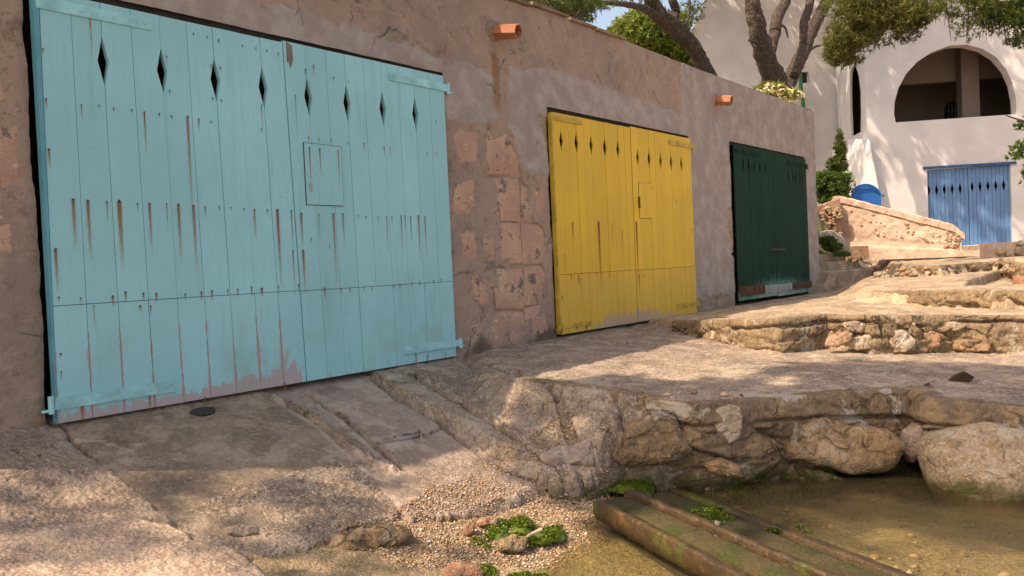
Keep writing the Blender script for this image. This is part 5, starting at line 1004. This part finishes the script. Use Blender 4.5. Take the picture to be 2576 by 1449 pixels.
# bright bush behind the roof
bs=empty('bush_tree',atZ(1620,200,24),'round sunlit green pine bush beyond the boathouse roof','tree')
P_=lambda x,y,z=24: atZ(x,y,z)
crown([(P_(1620,95),(1.2,1.,.75),2600),(P_(1570,115),(.6,.7,.55),1000),(P_(1680,120),(.7,.8,.6),1300),(P_(1640,60),(.75,.7,.38),900),(P_(1700,60,25),(.5,.5,.4),420),(P_(1715,150),(.5,.5,.4),500),(P_(1600,160),(1.2,.8,.5),1000)],M['bush'],bs,size=.13,width=.022,blades=6,thin=-.25)
vv,ff=tube([P_(1630,330),P_(1630,200),P_(1620,110)],[.2,.15,.08],8); link('trunk',vv,ff,M['bark'],bs)
# shrubs left of the house foot
sh=empty('shrub',atZ(2090,520,20.3),'leafy green shrub spilling over the rubble wall behind the boathouse corner','shrub')
P_=lambda x,y,z=20.2: atZ(x,y,z)
crown([(P_(2085,480),(.38,.4,.38),800),(P_(2105,460),(.25,.3,.25),350),(P_(2070,450),(.25,.3,.2),250),(P_(2095,505),(.3,.3,.2),300)],M['leaf'],sh,size=.08,width=.022,blades=5)
cy=empty('conical_shrub',atZ(2118,500,21.5),'tall narrow dark conifer beside the white buttress','shrub')
P_=lambda x,y,z=21.5: atZ(x,y,z)
crown([(P_(2112,345),(.09,.1,.2),90),(P_(2110,380),(.16,.2,.25),260),(P_(2105,415),(.24,.25,.25),420),(P_(2115,440),(.22,.25,.3),340),(P_(2120,480),(.2,.25,.3),260)],M['needle'],cy,size=.08,width=.014,blades=6)
vv,ff=tube([P_(2122,520),P_(2115,420),P_(2112,350)],[.05,.04,.02],6); link('stem',vv,ff,M['bark'],cy)
ca=empty('prickly_pear',atZ(2130,500,20.8),'pale prickly pear cactus with flat pads behind the curved wall','cactus')
cmn=simple('cactus skin',(.20,.27,.10),.5,.2,20,.2)
def pad(x,y,w,h_,ang):
    P0=atZ(x,y,20.8); s=wid(P0); V=[];
    for k in range(10):
        a=6.283*k/10; dx=w*math.cos(a);dy=h_*math.sin(a); X=dx*math.cos(ang)-dy*math.sin(ang);Y=dx*math.sin(ang)+dy*math.cos(ang); V.append(P0+R*X*s+UP*Y*s)
    n=len(V); V2=[P0-H*.05]+V+[P0+H*.05]; link('pad',V2,[(0,1+k,1+(k+1)%10) for k in range(10)]+[(11,1+(k+1)%10,1+k) for k in range(10)],cmn,ca,smooth=True)
for a in ((2122,495,9,7,.3),(2116,465,4,12,.1),(2122,445,4,14,-.1),(2135,435,10,5,-.3),(2145,450,4,10,-.4),(2150,462,4,7,.1),(2130,470,4,10,.0),(2112,480,4,9,.2)): pad(*a)
fl=empty('flowering_plant',atY(1955,248,.8),'low cream flowered plant at the foot of the forked pine on the roof edge','plant')
crown([(atY(1940,228,.8),(.5,.3,.14),220),(atY(1975,240,.8),(.35,.3,.12),180)],M['bush'],fl,size=.09,width=.02,blades=5)
V,Fc,rn=clump([(atY(1950,232,.7),(.6,.3,.14),90),(atY(1985,242,.7),(.3,.3,.12),60)],size=.05,width=.022,blades=5); link('flowers',V,Fc,simple('cream petals',(.75,.65,.38),.6,.1,10,.1),fl)['kind']='stuff'
su=empty('succulent_bed',atZ(2115,640,16.9),'strip of dark green succulents running down beside the stairs','plants')
crown([(atZ(2078,606,17.2),(.25,.2,.09),260),(atZ(2095,620,17.1),(.25,.2,.08),200),(atZ(2120,640,16.9),(.2,.15,.05),120),(atZ(2150,655,16.7),(.15,.15,.04),50)],M['leaf'],su,size=.06,width=.014,blades=5)
# wire
vv,ff=tube([atZ(1700,80,22),atZ(1745,35,25),atZ(1830,-60,29)],[.02,.02,.02],5); link('cable',vv,ff,simple('black cable',(.02,.02,.02),.6),label='thin dark cable running up to the white house',cat='cable')
# upper crowns (above the picture) of the same pines: they throw the dappled shade
def bigcrown(parent,parts): crown(parts,M['needle'],parent,name='upper_crown',size=.26,width=.07,blades=5,thin=.02)
def sh(x,y,Z,t_,r,n): p=atZ(x,y,Z)+SUNV*t_; return (tuple(p),r,n)
bigcrown(tb,[((24.2,2.2,11.1),(3.,2.4,1.2),560),((23.5,5.9,13.0),(3.2,2.2,1.3),700),
 sh(2400,90,26.3,7.5,(2.6,2.4,1.1),520),sh(2500,330,25.8,7.5,(2.,1.8,.8),420),sh(2300,300,26.5,7,(1.5,1.5,.6),160),
 sh(1800,60,31.4,8.5,(2.4,2.4,1.2),600),sh(1850,200,31.4,7.5,(2.4,2.4,1.2),560),sh(2150,250,28,6,(1.7,1.7,1.4),700),sh(2060,100,31.4,6.5,(2.2,2.2,1.1),560),sh(2060,330,31.4,8.5,(2.,2.,1.),600)])

to=empty('pine_tree',(-3.2,3.4,0),'tall pine at the left end of the boathouse, its crown spreading over the ramps','tree')
vv,ff=tube([(-3.2,3.4,-.5),(-3.1,3.2,2),(-2.4,2.7,4.5),(-1.6,1.8,6.4),(-.4,.6,7.6)],[.24,.2,.17,.13,.07],12,.15,9); link('trunk',vv,ff,M['bark'],to,smooth=True)
vv,ff=tube([(-2.8,2.9,3.6),(-3.6,2.6,5.5),(-4.2,2.2,7.2)],[.13,.1,.06],10,.15,10); link('branch',vv,ff,M['bark'],to,smooth=True)
bigcrown(to,[((-4.,2.0,7.6),(1.9,1.7,.6),150),((.5,-1.2,7.8),(1.5,1.5,.55),900),((-1.4,.5,8.),(1.2,1.1,.5),380),((2.0,-3.,8.4),(1.2,1.,.5),420)])
